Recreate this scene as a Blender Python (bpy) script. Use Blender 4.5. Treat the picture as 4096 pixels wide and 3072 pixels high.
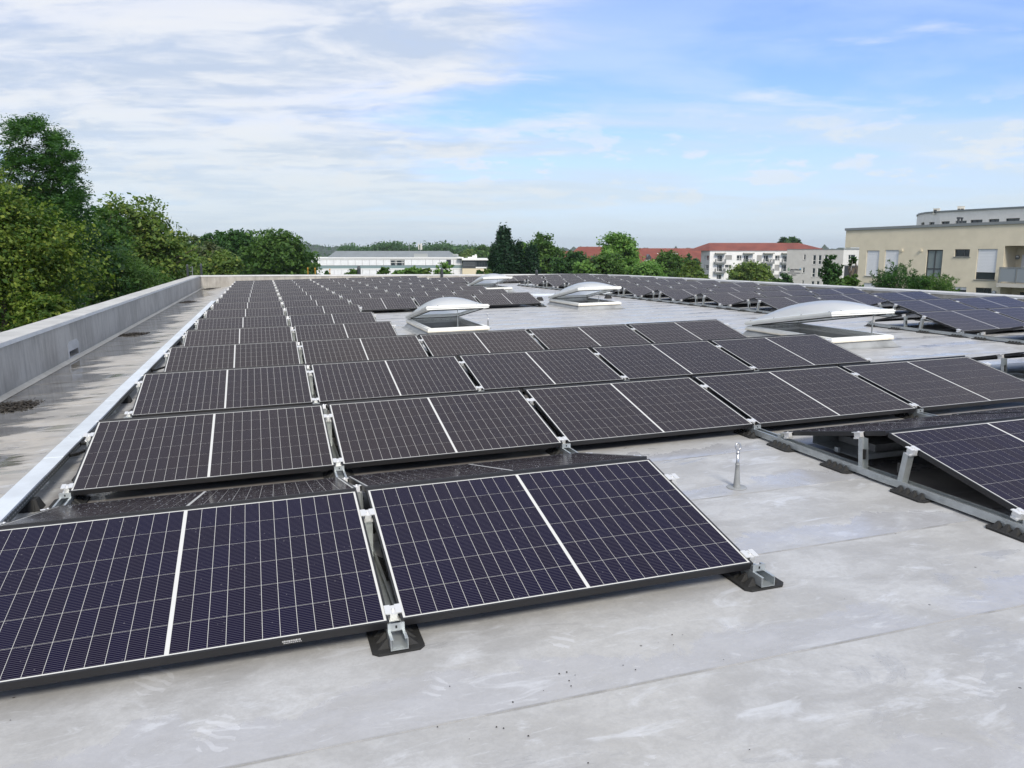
import bpy, math, random
import numpy as np
from mathutils import Matrix, Vector
random.seed(7); RNG = np.random.default_rng(7)
R_ = math.radians
scn = bpy.context.scene
for o in list(bpy.data.objects): bpy.data.objects.remove(o)
COL = scn.collection

# ------------------------------------------------------------ camera, sky, sun, exposure
FPX = 3079.285                       # focal length in pixels of a 4096 wide frame
YAW, PITCH, ROLL = .3069438, .1733916, -.01742996
CAM = np.array([1.35005, -3.09206, 1.66998])
def _basis(roll):
    cy, sy, cp, sp = math.cos(YAW), math.sin(YAW), math.cos(PITCH), math.sin(PITCH)
    f = np.array([sy*cp, cy*cp, -sp]); r = np.array([cy, -sy, 0.]); u = np.cross(r, f)
    cr, sr = math.cos(roll), math.sin(roll)
    return cr*r+sr*u, -sr*r+cr*u, f
r1, u1, fw = _basis(ROLL); r0, u0, _ = _basis(0.)
# the roof falls about one degree to the left: ROOF turns roof coordinates into the level world
A1 = np.stack([r1, u1, fw], 1); A0 = np.stack([r0, u0, fw], 1)
RM = A0 @ A1.T
ROOF = Matrix.Translation(Vector(CAM)) @ Matrix([list(map(float, a)) for a in RM]).to_4x4() @ Matrix.Translation(-Vector(CAM))
cam = bpy.data.cameras.new('camera'); camo = bpy.data.objects.new('camera', cam); COL.objects.link(camo)
cam.sensor_width = 36.; cam.lens = FPX/4096*36.; cam.clip_start = .05; cam.clip_end = 9000
cm = Matrix(((r0[0], u0[0], -fw[0], CAM[0]), (r0[1], u0[1], -fw[1], CAM[1]), (r0[2], u0[2], -fw[2], CAM[2]), (0, 0, 0, 1)))
camo.matrix_world = cm; scn.camera = camo
scn.view_settings.view_transform = 'Standard'; scn.view_settings.look = 'None'
scn.view_settings.exposure = 0.68; scn.view_settings.gamma = 1.0; scn.view_settings.use_curve_mapping = False

SUN_EL, SUN_AZ = R_(42), R_(-176)     # azimuth measured from +Y towards +X
W = bpy.data.worlds.new('World'); scn.world = W; W.use_nodes = True
class NT:
    """tiny helper for building node trees"""
    def __init__(s, nt): s.t = nt; nt.nodes.clear()
    def n(s, typ, **kw):
        nd = s.t.nodes.new(typ)
        for k, v in kw.items():
            if k.startswith('i_'):
                key = k[2:]; key = int(key) if key.isdigit() else key.replace('_', ' ')
                s.put(nd.inputs[key], v)
            else: setattr(nd, k, v)
        return nd
    def put(s, sock, v):
        if isinstance(v, bpy.types.NodeSocket): s.t.links.new(v, sock)
        elif isinstance(v, bpy.types.Node): s.t.links.new(v.outputs[0], sock)
        else:
            if isinstance(v, (tuple, list)) and len(v) == 3 and sock.type == 'RGBA': v = (*v, 1)
            sock.default_value = v
    def m(s, op, a, b=0., c=None, clamp=False):
        nd = s.t.nodes.new('ShaderNodeMath'); nd.operation = op; nd.use_clamp = clamp
        s.put(nd.inputs[0], a); s.put(nd.inputs[1], b)
        if c is not None: s.put(nd.inputs[2], c)
        return nd.outputs[0]
    def mix(s, f, a, b, blend='MIX'):
        nd = s.t.nodes.new('ShaderNodeMix'); nd.data_type = 'RGBA'; nd.blend_type = blend
        s.put(nd.inputs[0], f); s.put(nd.inputs[6], a); s.put(nd.inputs[7], b)
        return nd.outputs[2]
    def ss(s, x, lo, hi):
        nd = s.t.nodes.new('ShaderNodeMapRange'); nd.interpolation_type = 'SMOOTHSTEP'
        s.put(nd.inputs[0], x); s.put(nd.inputs[1], lo); s.put(nd.inputs[2], hi)
        return nd.outputs[0]
    def noise(s, vec, scale, detail=4., rough=.55, dist=0., lac=2.):
        nd = s.t.nodes.new('ShaderNodeTexNoise')
        s.put(nd.inputs['Vector'], vec); nd.inputs['Scale'].default_value = scale; nd.inputs['Detail'].default_value = detail
        nd.inputs['Roughness'].default_value = rough; nd.inputs['Distortion'].default_value = dist
        return nd.outputs['Fac']
    def scale(s, vec, sc, loc=(0, 0, 0), rot=(0, 0, 0)):
        nd = s.t.nodes.new('ShaderNodeMapping'); s.put(nd.inputs[0], vec)
        nd.inputs['Scale'].default_value = sc; nd.inputs['Location'].default_value = loc; nd.inputs['Rotation'].default_value = rot
        return nd.outputs[0]
    def sep(s, vec):
        nd = s.t.nodes.new('ShaderNodeSeparateXYZ'); s.put(nd.inputs[0], vec); return nd.outputs
    def comb(s, x, y, z):
        nd = s.t.nodes.new('ShaderNodeCombineXYZ')
        for i, v in enumerate((x, y, z)): s.put(nd.inputs[i], v)
        return nd.outputs[0]

SKM = (.55, .67, 1.02); STR = .13; DK = STR*2**.68        # display value to sky radiance
def dc(r, g_, b_): return (r/DK, g_/DK, b_/DK)
g = NT(W.node_tree)
sky = g.n('ShaderNodeTexSky', sky_type='NISHITA', sun_disc=False)
sky.sun_elevation = SUN_EL; sky.sun_rotation = SUN_AZ; sky.altitude = 60; sky.air_density = 1.0; sky.dust_density = .6; sky.ozone_density = 2.2
tc = g.n('ShaderNodeTexCoord').outputs['Generated']
dx, dy, dz = g.sep(tc)
up = g.m('MAXIMUM', dz, 0.)
den = g.m('ADD', up, .10)
q = g.comb(g.m('DIVIDE', dx, den), g.m('DIVIDE', dy, den), 0.)
# view aligned frame, so that the weather front lies to the left of the photograph
vx = g.m('ADD', g.m('MULTIPLY', dx, float(r0[0])), g.m('MULTIPLY', dy, float(r0[1])))   # to the right
qa = g.scale(q, (1, 1, 1), rot=(0, 0, YAW))
warp = g.noise(qa, .7, 3., .5)
qs = g.t.nodes.new('ShaderNodeVectorMath'); qs.operation = 'ADD'; g.put(qs.inputs[0], qa)
g.put(qs.inputs[1], g.comb(g.m('MULTIPLY', warp, .9), g.m('MULTIPLY', warp, .5), 0.)); qs = qs.outputs[0]
n1 = g.noise(g.scale(qs, (.60, .95, 1), (3.1, 1.7, 0)), 1.0, 9., .55, .25)
n2 = g.noise(g.scale(qs, (.55, 1.0, 1), (7.7, 4.1, 0)), 2.0, 9., .60, .4)
n3 = g.noise(g.scale(qs, (.7, 1.1, 1), (1.2, 9.3, 0)), 4.6, 7., .6, .2)
left = g.ss(vx, .22, -.28)
cov = g.m('ADD', g.m('MAXIMUM', g.m('MULTIPLY', left, .50), g.m('MULTIPLY', g.ss(dz, .30, .45), .64)), g.m('ADD', n1, g.m('MULTIPLY', g.m('SUBTRACT', n2, .5), .6)))  # cloud cover overhead, out of view, added to whiten light and panel reflections
a_cl = g.ss(cov, .60, .96)
# thin veil and cirrus over the clear half
veil = g.m('MULTIPLY', g.m('ADD', .22, g.m('MULTIPLY', g.ss(n1, .40, .62), .95)), g.ss(dz, .42, .13))
ci = g.m('MULTIPLY', g.ss(n2, .53, .76), .72)
# lighter and greyer parts inside the deck
shade = g.ss(g.m('ADD', g.m('MULTIPLY', n2, .65), g.m('MULTIPLY', n3, .5)), .47, .66)
ccol = g.mix(shade, dc(.59, .675, .82), dc(.90, .915, .945))
sk = g.mix(1., sky.outputs[0], SKM, 'MULTIPLY')
c = g.mix(g.m('MULTIPLY', veil, .75), sk, dc(.62, .78, .96))
c = g.mix(ci, c, dc(.86, .91, .98))
c = g.mix(g.m('MULTIPLY', a_cl, .86), c, ccol)
# small cumulus heads low over the horizon
band = g.m('MULTIPLY', g.ss(dz, .03, .07), g.ss(dz, .19, .10))
azi = g.m('ARCTAN2', dx, dy)
nb = g.noise(g.comb(g.m('MULTIPLY', azi, 9.), g.m('MULTIPLY', dz, 26.), 0.), 1.5, 7., .6)
c = g.mix(g.m('MULTIPLY', g.m('MULTIPLY', g.ss(nb, .52, .62), band), .65), c, dc(.92, .91, .92))
hz = g.ss(dz, .20, -.01)
c = g.mix(g.m('MULTIPLY', hz, .85), c, dc(.74, .85, .92))
bg = g.n('ShaderNodeBackground', i_Color=c, i_Strength=STR)
g.t.links.new(bg.outputs[0], g.n('ShaderNodeOutputWorld').inputs[0])
sl = bpy.data.lights.new('sun', 'SUN'); sl.energy = 2.2; sl.angle = R_(16); sl.color = (1, .93, .80)
so = bpy.data.objects.new('sun', sl); COL.objects.link(so)
sd = Vector((math.sin(SUN_AZ)*math.cos(SUN_EL), math.cos(SUN_AZ)*math.cos(SUN_EL), math.sin(SUN_EL)))
so.rotation_euler = sd.to_track_quat('Z', 'Y').to_euler(); so.location = (-20, 0, 40)
try:
    scn.cycles.max_bounces = 6; scn.cycles.diffuse_bounces = 2; scn.cycles.transparent_max_bounces = 6
except Exception: pass

def ray(px, py): return r0*(px-2048)/FPX + u0*(1536-py)/FPX + fw
def far(px, py, zd): return CAM + ray(px, py)*zd     # a point of the town, zd metres deep

# ------------------------------------------------------------ materials
MATS = {}
def mat(name, color=(.5, .5, .5), rough=.5, metal=0., spec=.5, coat=0., coat_rough=.05, noise=None, bump=None, **kw):
    if name in MATS: return MATS[name]
    m = bpy.data.materials.new(name); m.use_nodes = True; g = NT(m.node_tree)
    b = g.n('ShaderNodeBsdfPrincipled'); out = g.n('ShaderNodeOutputMaterial'); g.t.links.new(b.outputs[0], out.inputs[0])
    b.inputs['Roughness'].default_value = rough; b.inputs['Metallic'].default_value = metal
    b.inputs['Specular IOR Level'].default_value = spec
    b.inputs['Coat Weight'].default_value = coat; b.inputs['Coat Roughness'].default_value = coat_rough
    tc = g.n('ShaderNodeTexCoord').outputs['Object']
    if noise:
        sc, amt = noise[:2]; stretch = noise[2] if len(noise) > 2 else (1, 1, 1)
        nf = g.noise(g.scale(tc, stretch), sc, 6., .6)
        lo = tuple(c*(1-amt) for c in color); hi = tuple(min(1, c*(1+amt)) for c in color)
        g.put(b.inputs['Base Color'], g.mix(g.ss(nf, .3, .7), lo, hi))
    else: b.inputs['Base Color'].default_value = (*color, 1)
    if bump:
        bn = g.n('ShaderNodeBump'); bn.inputs['Strength'].default_value = bump[1]; bn.inputs['Distance'].default_value = .01
        g.put(bn.inputs['Height'], g.noise(tc, bump[0], 4., .6)); g.t.links.new(bn.outputs[0], b.inputs['Normal'])
    for k, v in kw.items(): b.inputs[k.replace('_', ' ')].default_value = v
    MATS[name] = m; return m

def cell_mat(lv=0):
    near = lv < 2
    m = bpy.data.materials.new(['solar_cell', 'solar_cell_second', 'solar_cell_distant'][lv]); m.use_nodes = True; g = NT(m.node_tree)
    tc = g.n('ShaderNodeTexCoord').outputs['UV']; X, Y, Z = g.sep(tc)
    # fine silver wires along the long side of the module, eleven millimetres apart
    ph = g.m('FRACT', g.m('DIVIDE', Y, .0113))
    line = g.ss(g.m('ABSOLUTE', g.m('SUBTRACT', ph, .5)), .14, .0)
    oi = g.n('ShaderNodeObjectInfo'); rnd = oi.outputs['Random']
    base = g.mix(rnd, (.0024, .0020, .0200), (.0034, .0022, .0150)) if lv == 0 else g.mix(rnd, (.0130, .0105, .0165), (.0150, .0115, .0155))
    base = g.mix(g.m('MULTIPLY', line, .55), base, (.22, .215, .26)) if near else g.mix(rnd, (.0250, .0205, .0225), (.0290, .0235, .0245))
    # dried dust and rain drops
    pos = g.n('ShaderNodeNewGeometry').outputs['Position']
    dust = g.noise(pos, 1.3, 5., .6)
    v = g.n('ShaderNodeTexVoronoi', feature='F1'); g.put(v.inputs['Vector'], pos); v.inputs['Scale'].default_value = 46.
    vc = g.sep(v.outputs['Color'])
    drop = g.m('MULTIPLY', g.m('LESS_THAN', v.outputs['Distance'], g.m('MULTIPLY', vc[1], .19)), g.m('GREATER_THAN', g.m('ADD', vc[0], g.m('MULTIPLY', dust, .4)), .88))
    base = g.mix(g.m('MULTIPLY', drop, .16), base, (.5, .5, .52))
    b = g.n('ShaderNodeBsdfPrincipled', i_Base_Color=base)
    b.inputs['Roughness'].default_value = .35; b.inputs['Specular IOR Level'].default_value = .0
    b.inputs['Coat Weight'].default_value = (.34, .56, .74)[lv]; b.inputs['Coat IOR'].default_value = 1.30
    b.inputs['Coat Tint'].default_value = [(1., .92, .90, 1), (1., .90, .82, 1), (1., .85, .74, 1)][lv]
    g.put(b.inputs['Coat Roughness'], g.m('ADD', .08, g.m('MULTIPLY', dust, .12)))
    g.t.links.new(b.outputs[0], g.n('ShaderNodeOutputMaterial').inputs[0]); return m

def roof_mat():
    m = bpy.data.materials.new('roof_membrane'); m.use_nodes = True; g = NT(m.node_tree)
    tc = g.n('ShaderNodeTexCoord').outputs['Object']; X, Y, Z = g.sep(tc)
    low = g.noise(tc, .55, 5., .6, .3); mid = g.noise(g.scale(tc, (.8, 1.3, 1)), 2.6, 7., .62, .5); fine = g.noise(tc, 26., 4., .65)
    stre = g.noise(g.scale(tc, (.8, 2.1, 1), (4, 2, 0)), 3.1, 9., .68, .9)
    strip = g.ss(X, -.35, -.75)
    base = g.mix(g.ss(mid, .36, .66), (.365, .362, .360), (.485, .487, .492))
    base = g.mix(g.m('MULTIPLY', g.ss(low, .42, .66), .55), base, (.445, .436, .415))
    base = g.mix(g.m('MULTIPLY', strip, .85), base, g.mix(g.ss(fine, .3, .7), (.42, .385, .335), (.49, .45, .395)))
    grain = g.noise(tc, 70., 4., .7)
    base = g.mix(g.m('MULTIPLY', g.ss(g.m('ADD', g.m('MULTIPLY', grain, .5), g.m('MULTIPLY', fine, .5)), .44, .58), .16), base, (.24, .24, .24))
    mot = g.noise(g.scale(tc, (1, 1.2, 1)), 7.5, 8., .7, .6)
    base = g.mix(g.m('MULTIPLY', g.ss(mot, .48, .62), .28), base, (.33, .325, .32))
    # wet bluish bands that stand behind every lap of the membrane
    lap = g.m('FRACT', g.m('DIVIDE', g.m('ADD', Y, .624), .929))
    edge = g.m('ADD', .27, g.m('MULTIPLY', g.m('SUBTRACT', g.noise(g.scale(tc, (1, .5, 1)), 1.7, 7., .62, .5), .5), .95))
    fz = g.m('MULTIPLY', g.m('SUBTRACT', fine, .5), .10)
    wet = g.m('MULTIPLY', g.ss(g.m('ADD', fz, g.m('SUBTRACT', edge, lap)), -.012, .035), g.ss(lap, .0, .01))
    wet = g.m('MULTIPLY', wet, g.m('SUBTRACT', 1., strip))
    wet = g.m('MULTIPLY', g.m('MULTIPLY', wet, g.ss(low, .36, .50)), g.m('ADD', .45, g.m('MULTIPLY', g.ss(mid, .35, .6), .55)))
    base = g.mix(g.m('MULTIPLY', wet, .50), base, (.375, .378, .41))
    # dark damp blots and pale dried films, each with a clear rim
    b1 = g.ss(g.noise(g.scale(tc, (.75, 1.5, 1), (9, 3, 0)), 1.05, 8., .64, .9), .60, .635)
    b1 = g.m('MULTIPLY', b1, g.m('SUBTRACT', 1., strip))
    base = g.mix(g.m('MULTIPLY', g.m('MULTIPLY', b1, g.ss(mid, .30, .60)), .50), base, (.31, .31, .315))
    f1 = g.ss(stre, .545, .69)
    base = g.mix(g.m('MULTIPLY', f1, .55), base, (.60, .615, .645))
    # scuffs and shoe prints: short parallel ticks inside scattered ovals
    vo = g.n('ShaderNodeTexVoronoi', feature='F1'); g.put(vo.inputs['Vector'], g.scale(tc, (1, .62, 1), rot=(0, 0, .5))); vo.inputs['Scale'].default_value = 2.7
    oval = g.m('MULTIPLY', g.m('LESS_THAN', g.m('ADD', vo.outputs['Distance'], g.m('MULTIPLY', g.m('SUBTRACT', fine, .5), .12)), .20), g.m('GREATER_THAN', g.sep(vo.outputs['Color'])[0], .45))
    wv = g.n('ShaderNodeTexWave', wave_type='BANDS', bands_direction='DIAGONAL'); g.put(wv.inputs['Vector'], tc)
    wv.inputs['Scale'].default_value = 9.; wv.inputs['Distortion'].default_value = 5.; wv.inputs['Detail'].default_value = 2.
    scuff = g.m('MULTIPLY', oval, g.m('MULTIPLY', g.ss(wv.outputs['Fac'], .5, .75), g.ss(mid, .42, .56)))
    base = g.mix(g.m('MULTIPLY', scuff, .38), base, (.62, .63, .66))
    scr = g.ss(g.noise(g.scale(tc, (3.0, 13., 1), rot=(0, 0, .35)), 1.6, 7., .72, 1.5), .56, .70)
    base = g.mix(g.m('MULTIPLY', scr, .38), base, (.61, .625, .65))
    # brown dirt and damp under the arrays, with their contact shade painted in
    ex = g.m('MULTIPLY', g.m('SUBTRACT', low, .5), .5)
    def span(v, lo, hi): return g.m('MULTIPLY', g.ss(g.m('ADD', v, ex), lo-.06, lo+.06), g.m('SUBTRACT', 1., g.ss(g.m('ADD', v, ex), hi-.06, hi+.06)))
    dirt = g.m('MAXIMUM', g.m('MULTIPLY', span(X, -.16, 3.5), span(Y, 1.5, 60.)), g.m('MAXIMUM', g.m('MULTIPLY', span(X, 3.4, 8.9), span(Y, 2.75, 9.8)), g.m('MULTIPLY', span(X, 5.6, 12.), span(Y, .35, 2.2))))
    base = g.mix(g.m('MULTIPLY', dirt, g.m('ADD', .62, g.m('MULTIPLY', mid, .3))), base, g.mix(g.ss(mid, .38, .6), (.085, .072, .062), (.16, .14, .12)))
    # crumbs
    vs = g.n('ShaderNodeTexVoronoi', feature='F1'); g.put(vs.inputs['Vector'], tc); vs.inputs['Scale'].default_value = 9.
    crumb = g.m('MULTIPLY', g.m('LESS_THAN', vs.outputs['Distance'], g.m('MULTIPLY', g.sep(vs.outputs['Color'])[1], .075)), g.m('GREATER_THAN', g.sep(vs.outputs['Color'])[0], .72))
    base = g.mix(g.m('MULTIPLY', crumb, .8), base, (.05, .045, .04))
    # seam dirt
    sd_ = g.m('MULTIPLY', g.m('SUBTRACT', 1., g.ss(g.m('MINIMUM', lap, g.m('SUBTRACT', 1., lap)), .002, .014)), g.m('MULTIPLY', g.m('SUBTRACT', 1., strip), g.m('MULTIPLY', g.ss(mid, .40, .62), .55)))
    base = g.mix(sd_, base, (.12, .115, .11))
    # gutter strip along the left parapet: puddle with fingers that reach under the cable tray
    fing = g.noise(g.scale(tc, (.30, 1.5, 1)), 1.15, 8., .62, .5)
    big = g.noise(g.scale(tc, (.0, .32, 1), (0, 5, 0)), 1., 3., .5)
    lim = g.m('ADD', -1.02, g.m('ADD', g.m('MULTIPLY', g.m('SUBTRACT', fing, .5), 2.3), g.m('MULTIPLY', g.m('SUBTRACT', big, .5), 1.3)))
    pud = g.m('MULTIPLY', g.ss(g.m('SUBTRACT', lim, X), -.02, .03), strip)
    rim = g.m('MULTIPLY', g.m('MULTIPLY', g.ss(g.m('SUBTRACT', lim, X), -.10, -.03), g.m('SUBTRACT', 1., g.ss(g.m('SUBTRACT', lim, X), -.02, .05))), strip)
    film = g.m('MULTIPLY', g.ss(g.noise(g.scale(tc, (.45, 2.4, 1), (0, 3, 0)), 1.3, 8., .62, .5), .575, .60), g.m('MULTIPLY', strip, g.m('SUBTRACT', 1., pud)))
    mud = g.noise(g.scale(tc, (1.5, 2.5, 1)), 1.8, 7., .65, .6)
    damp = g.m('MULTIPLY', g.ss(g.noise(g.scale(tc, (.5, 1.4, 1), (2, 8, 0)), 1.6, 8., .65, .8), .48, .60), strip)
    base = g.mix(g.m('MULTIPLY', damp, .6), base, (.25, .24, .225))
    base = g.mix(g.m('MULTIPLY', pud, .88), base, g.mix(g.ss(mud, .40, .62), (.07, .066, .062), (.17, .168, .16)))
    base = g.mix(g.m('MULTIPLY', rim, .6), base, (.17, .155, .135))
    base = g.mix(g.m('MULTIPLY', film, .55), base, (.30, .30, .30))
    hl = g.m('MULTIPLY', g.m('MAXIMUM', pud, film), 1.)
    rough = g.m('SUBTRACT', .50, g.m('MULTIPLY', g.m('MAXIMUM', g.m('MULTIPLY', wet, .85), g.m('MAXIMUM', g.m('MULTIPLY', b1, .55), g.m('MULTIPLY', hl, 1.))), .44))
    rough = g.m('SUBTRACT', rough, g.m('MULTIPLY', f1, .12))
    h = g.m('ADD', g.m('MULTIPLY', fine, .25), g.m('MULTIPLY', mid, 1.))
    h = g.m('MULTIPLY', h, g.m('SUBTRACT', 1., g.m('MULTIPLY', hl, .93)))
    bn = g.n('ShaderNodeBump', i_Height=h); bn.inputs['Strength'].default_value = .30; bn.inputs['Distance'].default_value = .012
    b = g.n('ShaderNodeBsdfPrincipled', i_Base_Color=base, i_Roughness=rough, i_Normal=bn)
    b.inputs['Specular IOR Level'].default_value = .5
    g.t.links.new(b.outputs[0], g.n('ShaderNodeOutputMaterial').inputs[0]); return m

def concrete_mat():
    m = bpy.data.materials.new('parapet_coating'); m.use_nodes = True; g = NT(m.node_tree)
    tc = g.n('ShaderNodeTexCoord').outputs['Object']; X, Y, Z = g.sep(tc)
    run = g.noise(g.scale(tc, (6, 6, .5)), 1.5, 7., .65)
    cl = g.noise(tc, .9, 5., .6)
    base = g.mix(g.ss(g.m('ADD', g.m('MULTIPLY', cl, .5), g.m('MULTIPLY', g.noise(g.scale(tc, (3, 3, 1.3)), 1.4, 8., .7, .5), .5)), .38, .60), (.34, .315, .28), (.50, .475, .43))
    base = g.mix(g.m('MULTIPLY', g.ss(run, .48, .66), .48), base, (.20, .19, .17))
    base = g.mix(g.m('MULTIPLY', g.ss(run, .44, .30), .35), base, (.46, .455, .43))
    spl = g.m('ADD', Z, g.m('MULTIPLY', g.m('SUBTRACT', g.noise(tc, 4., 5., .6), .5), .16))
    base = g.mix(g.m('MULTIPLY', g.ss(spl, .10, .0), .5), base, (.34, .33, .29))
    bn = g.n('ShaderNodeBump', i_Height=g.noise(tc, 9., 5., .6)); bn.inputs['Strength'].default_value = .3; bn.inputs['Distance'].default_value = .01
    b = g.n('ShaderNodeBsdfPrincipled', i_Base_Color=base, i_Normal=bn); b.inputs['Roughness'].default_value = .55
    g.t.links.new(b.outputs[0], g.n('ShaderNodeOutputMaterial').inputs[0]); return m

def leaf_mat(name, c1, c2, c3):
    m = bpy.data.materials.new(name); m.use_nodes = True; g = NT(m.node_tree)
    rp = g.n('ShaderNodeNewGeometry'); isl = rp.outputs['Random Per Island']
    tc = g.n('ShaderNodeTexCoord').outputs['Object']
    n = g.noise(tc, 1.5, 4., .65)
    col = g.mix(g.ss(g.m('ADD', n, g.m('MULTIPLY', g.m('SUBTRACT', isl, .5), .35)), .38, .62), c1, c2)
    col = g.mix(g.m('MULTIPLY', g.ss(isl, .80, 1.), .8), col, c3)
    d = g.n('ShaderNodeBsdfPrincipled', i_Base_Color=col); d.inputs['Roughness'].default_value = .55; d.inputs['Specular IOR Level'].default_value = .25
    t = g.n('ShaderNodeBsdfTranslucent', i_Color=g.mix(1., col, (1.25, 1.5, .7), 'MULTIPLY'))
    mx = g.n('ShaderNodeMixShader'); mx.inputs[0].default_value = .30
    g.t.links.new(d.outputs[0], mx.inputs[1]); g.t.links.new(t.outputs[0], mx.inputs[2])
    g.t.links.new(mx.outputs[0], g.n('ShaderNodeOutputMaterial').inputs[0]); return m

M = dict(
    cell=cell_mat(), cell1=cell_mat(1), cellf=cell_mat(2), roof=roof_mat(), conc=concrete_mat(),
    frame=mat('black_anodised_frame', (.011, .011, .013), .42, .0, .5, bump=(60, .05)),
    lip=mat('module_edge', (.05, .05, .055), .30, .6),
    back=mat('module_backsheet', (.62, .62, .60), .45, 0, .3, coat=.3, coat_rough=.15),
    under=mat('module_underside', (.055, .06, .065), .18, 0, .5),
    galv=mat('galvanised_steel', (.47, .50, .51), .40, .7, .5, noise=(14, .10), bump=(50, .1)),
    alu=mat('clamp_aluminium', (.80, .80, .80), .35, .55),
    rubber=mat('black_rubber_pad', (.018, .018, .018), .75, bump=(120, .4)),
    lid=mat('tray_lid_zinc', (.70, .745, .79), .40, .25, .5, noise=(3, .09)),
    trayside=mat('tray_side_steel', (.10, .115, .12), .45, .6),
    hole=mat('perforation_dark', (.008, .009, .01), .9),
    coping=mat('coping_coating', (.50, .495, .48), .50, noise=(2.2, .14), bump=(8, .2)),
    copedge=mat('coping_edge', (.72, .72, .71), .40, noise=(2.5, .08)),
    curb=mat('curb_membrane', (.27, .28, .285), .45, noise=(2.5, .22), bump=(6, .3)),
    white=mat('white_pvc', (.80, .80, .76), .35, noise=(3, .06)),
    cream=mat('cream_pvc', (.74, .69, .58), .40, noise=(4, .12)),
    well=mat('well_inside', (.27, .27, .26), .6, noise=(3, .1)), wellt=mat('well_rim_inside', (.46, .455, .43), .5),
    black=mat('gasket_black', (.012, .012, .012), .6), steel=mat('bright_steel', (.50, .50, .51), .30, .9),
    mud=mat('leaf_mud', (.035, .03, .025), .8, noise=(20, .5)),
    block=mat('concrete_block', (.26, .26, .26), .8, noise=(10, .25)),
    conduit=mat('black_conduit', (.012, .012, .012), .45),
    bark=mat('bark', (.10, .08, .06), .85, noise=(6, .4)),
    glassd=mat('window_glass_dark', (.02, .028, .035), .06, 0, .8),
    glassb=mat('window_glass_curtain', (.20, .24, .25), .12, 0, .7),
    anth=mat('anthracite_metal', (.045, .05, .055), .4), zinc=mat('grey_metal', (.22, .24, .25), .45, .2),
    drop=mat('rain_drop', (.40, .42, .45), .08, 0, 1.),
    red=mat('red_cable', (.35, .02, .02), .5),
)
def dome_mat():
    m = bpy.data.materials.new('opal_dome'); m.use_nodes = True; g = NT(m.node_tree)
    b = g.n('ShaderNodeBsdfPrincipled'); b.inputs['Base Color'].default_value = (.95, .96, .97, 1)
    b.inputs['Roughness'].default_value = .12; b.inputs['Coat Weight'].default_value = .6
    t = g.n('ShaderNodeBsdfTranslucent'); t.inputs[0].default_value = (.9, .95, 1, 1)
    mx = g.n('ShaderNodeMixShader'); mx.inputs[0].default_value = .52
    g.t.links.new(b.outputs[0], mx.inputs[1]); g.t.links.new(t.outputs[0], mx.inputs[2])
    g.t.links.new(mx.outputs[0], g.n('ShaderNodeOutputMaterial').inputs[0]); return m
M['dome'] = dome_mat()

# ------------------------------------------------------------ mesh and object helpers
class MB:
    def __init__(s): s.v = []; s.f = []; s.mi = []; s.uv = None
    def add(s, vs, fs, mi=0):
        n = len(s.v); s.v += [tuple(float(c) for c in p) for p in vs]; s.f += [tuple(i+n for i in f) for f in fs]; s.mi += [mi]*len(fs); return s
    def box(s, x0, x1, y0, y1, z0, z1, mi=0):
        vs = [(x, y, z) for z in (z0, z1) for y in (y0, y1) for x in (x0, x1)]
        return s.add(vs, [(0, 2, 3, 1), (4, 5, 7, 6), (0, 1, 5, 4), (2, 6, 7, 3), (0, 4, 6, 2), (1, 3, 7, 5)], mi)
    def quad(s, a, b, c, d, mi=0): return s.add([a, b, c, d], [(0, 1, 2, 3)], mi)
    def hexa(s, lo, hi, mi=0):       # two rings of four points
        return s.add(list(lo)+list(hi), [(3, 2, 1, 0), (4, 5, 6, 7), (0, 1, 5, 4), (1, 2, 6, 5), (2, 3, 7, 6), (3, 0, 4, 7)], mi)
    def tube(s, path, rad, seg=8, mi=0, cap=True):
        P = [Vector(p) for p in path]; rings = []
        rad = rad if isinstance(rad, (list, tuple)) else [rad]*len(P)
        for i, p in enumerate(P):
            d = (P[min(i+1, len(P)-1)]-P[max(i-1, 0)]).normalized()
            a = d.orthogonal().normalized() if i == 0 else (prev-d*prev.dot(d)).normalized()
            prev = a; b = d.cross(a)
            rings.append([p+(a*math.cos(t)+b*math.sin(t))*rad[i] for t in [2*math.pi*k/seg for k in range(seg)]])
        n = 0; vs = [v for r in rings for v in r]; fs = []
        for i in range(len(P)-1):
            for k in range(seg): fs.append((i*seg+k, i*seg+(k+1) % seg, (i+1)*seg+(k+1) % seg, (i+1)*seg+k))
        if cap: fs += [tuple(range(seg))[::-1], tuple((len(P)-1)*seg+k for k in range(seg))]
        return s.add(vs, fs, mi)
    def lathe(s, prof, c=(0, 0, 0), seg=16, mi=0):
        vs = [(c[0]+r*math.cos(2*math.pi*k/seg), c[1]+r*math.sin(2*math.pi*k/seg), c[2]+z) for r, z in prof for k in range(seg)]
        fs = [(i*seg+k, i*seg+(k+1) % seg, (i+1)*seg+(k+1) % seg, (i+1)*seg+k) for i in range(len(prof)-1) for k in range(seg)]
        return s.add(vs, fs, mi)
    def mesh(s, name, mats, smooth=False):
        me = bpy.data.meshes.new(name); me.from_pydata(s.v, [], s.f)
        for m in (mats if isinstance(mats, (list, tuple)) else [mats]): me.materials.append(m)
        if any(s.mi): me.polygons.foreach_set('material_index', s.mi)
        if smooth: me.polygons.foreach_set('use_smooth', [True]*len(me.polygons))
        me.update(); return me
def obj(name, me, parent=None, mw=None):
    o = bpy.data.objects.new(name, me); COL.objects.link(o)
    if parent is not None: o.parent = parent
    if mw is not None: o.matrix_basis = mw
    return o
def tag(o, label, cat, group=None):
    o['label'] = label; o['category'] = cat
    if group: o['group'] = group
    return o
def kind(o, k): o['kind'] = k; return o
def thing(name, label, cat, mw=None, group=None): return tag(obj(name, None, None, mw), label, cat, group)
T = lambda x, y, z: Matrix.Translation((x, y, z))
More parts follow.
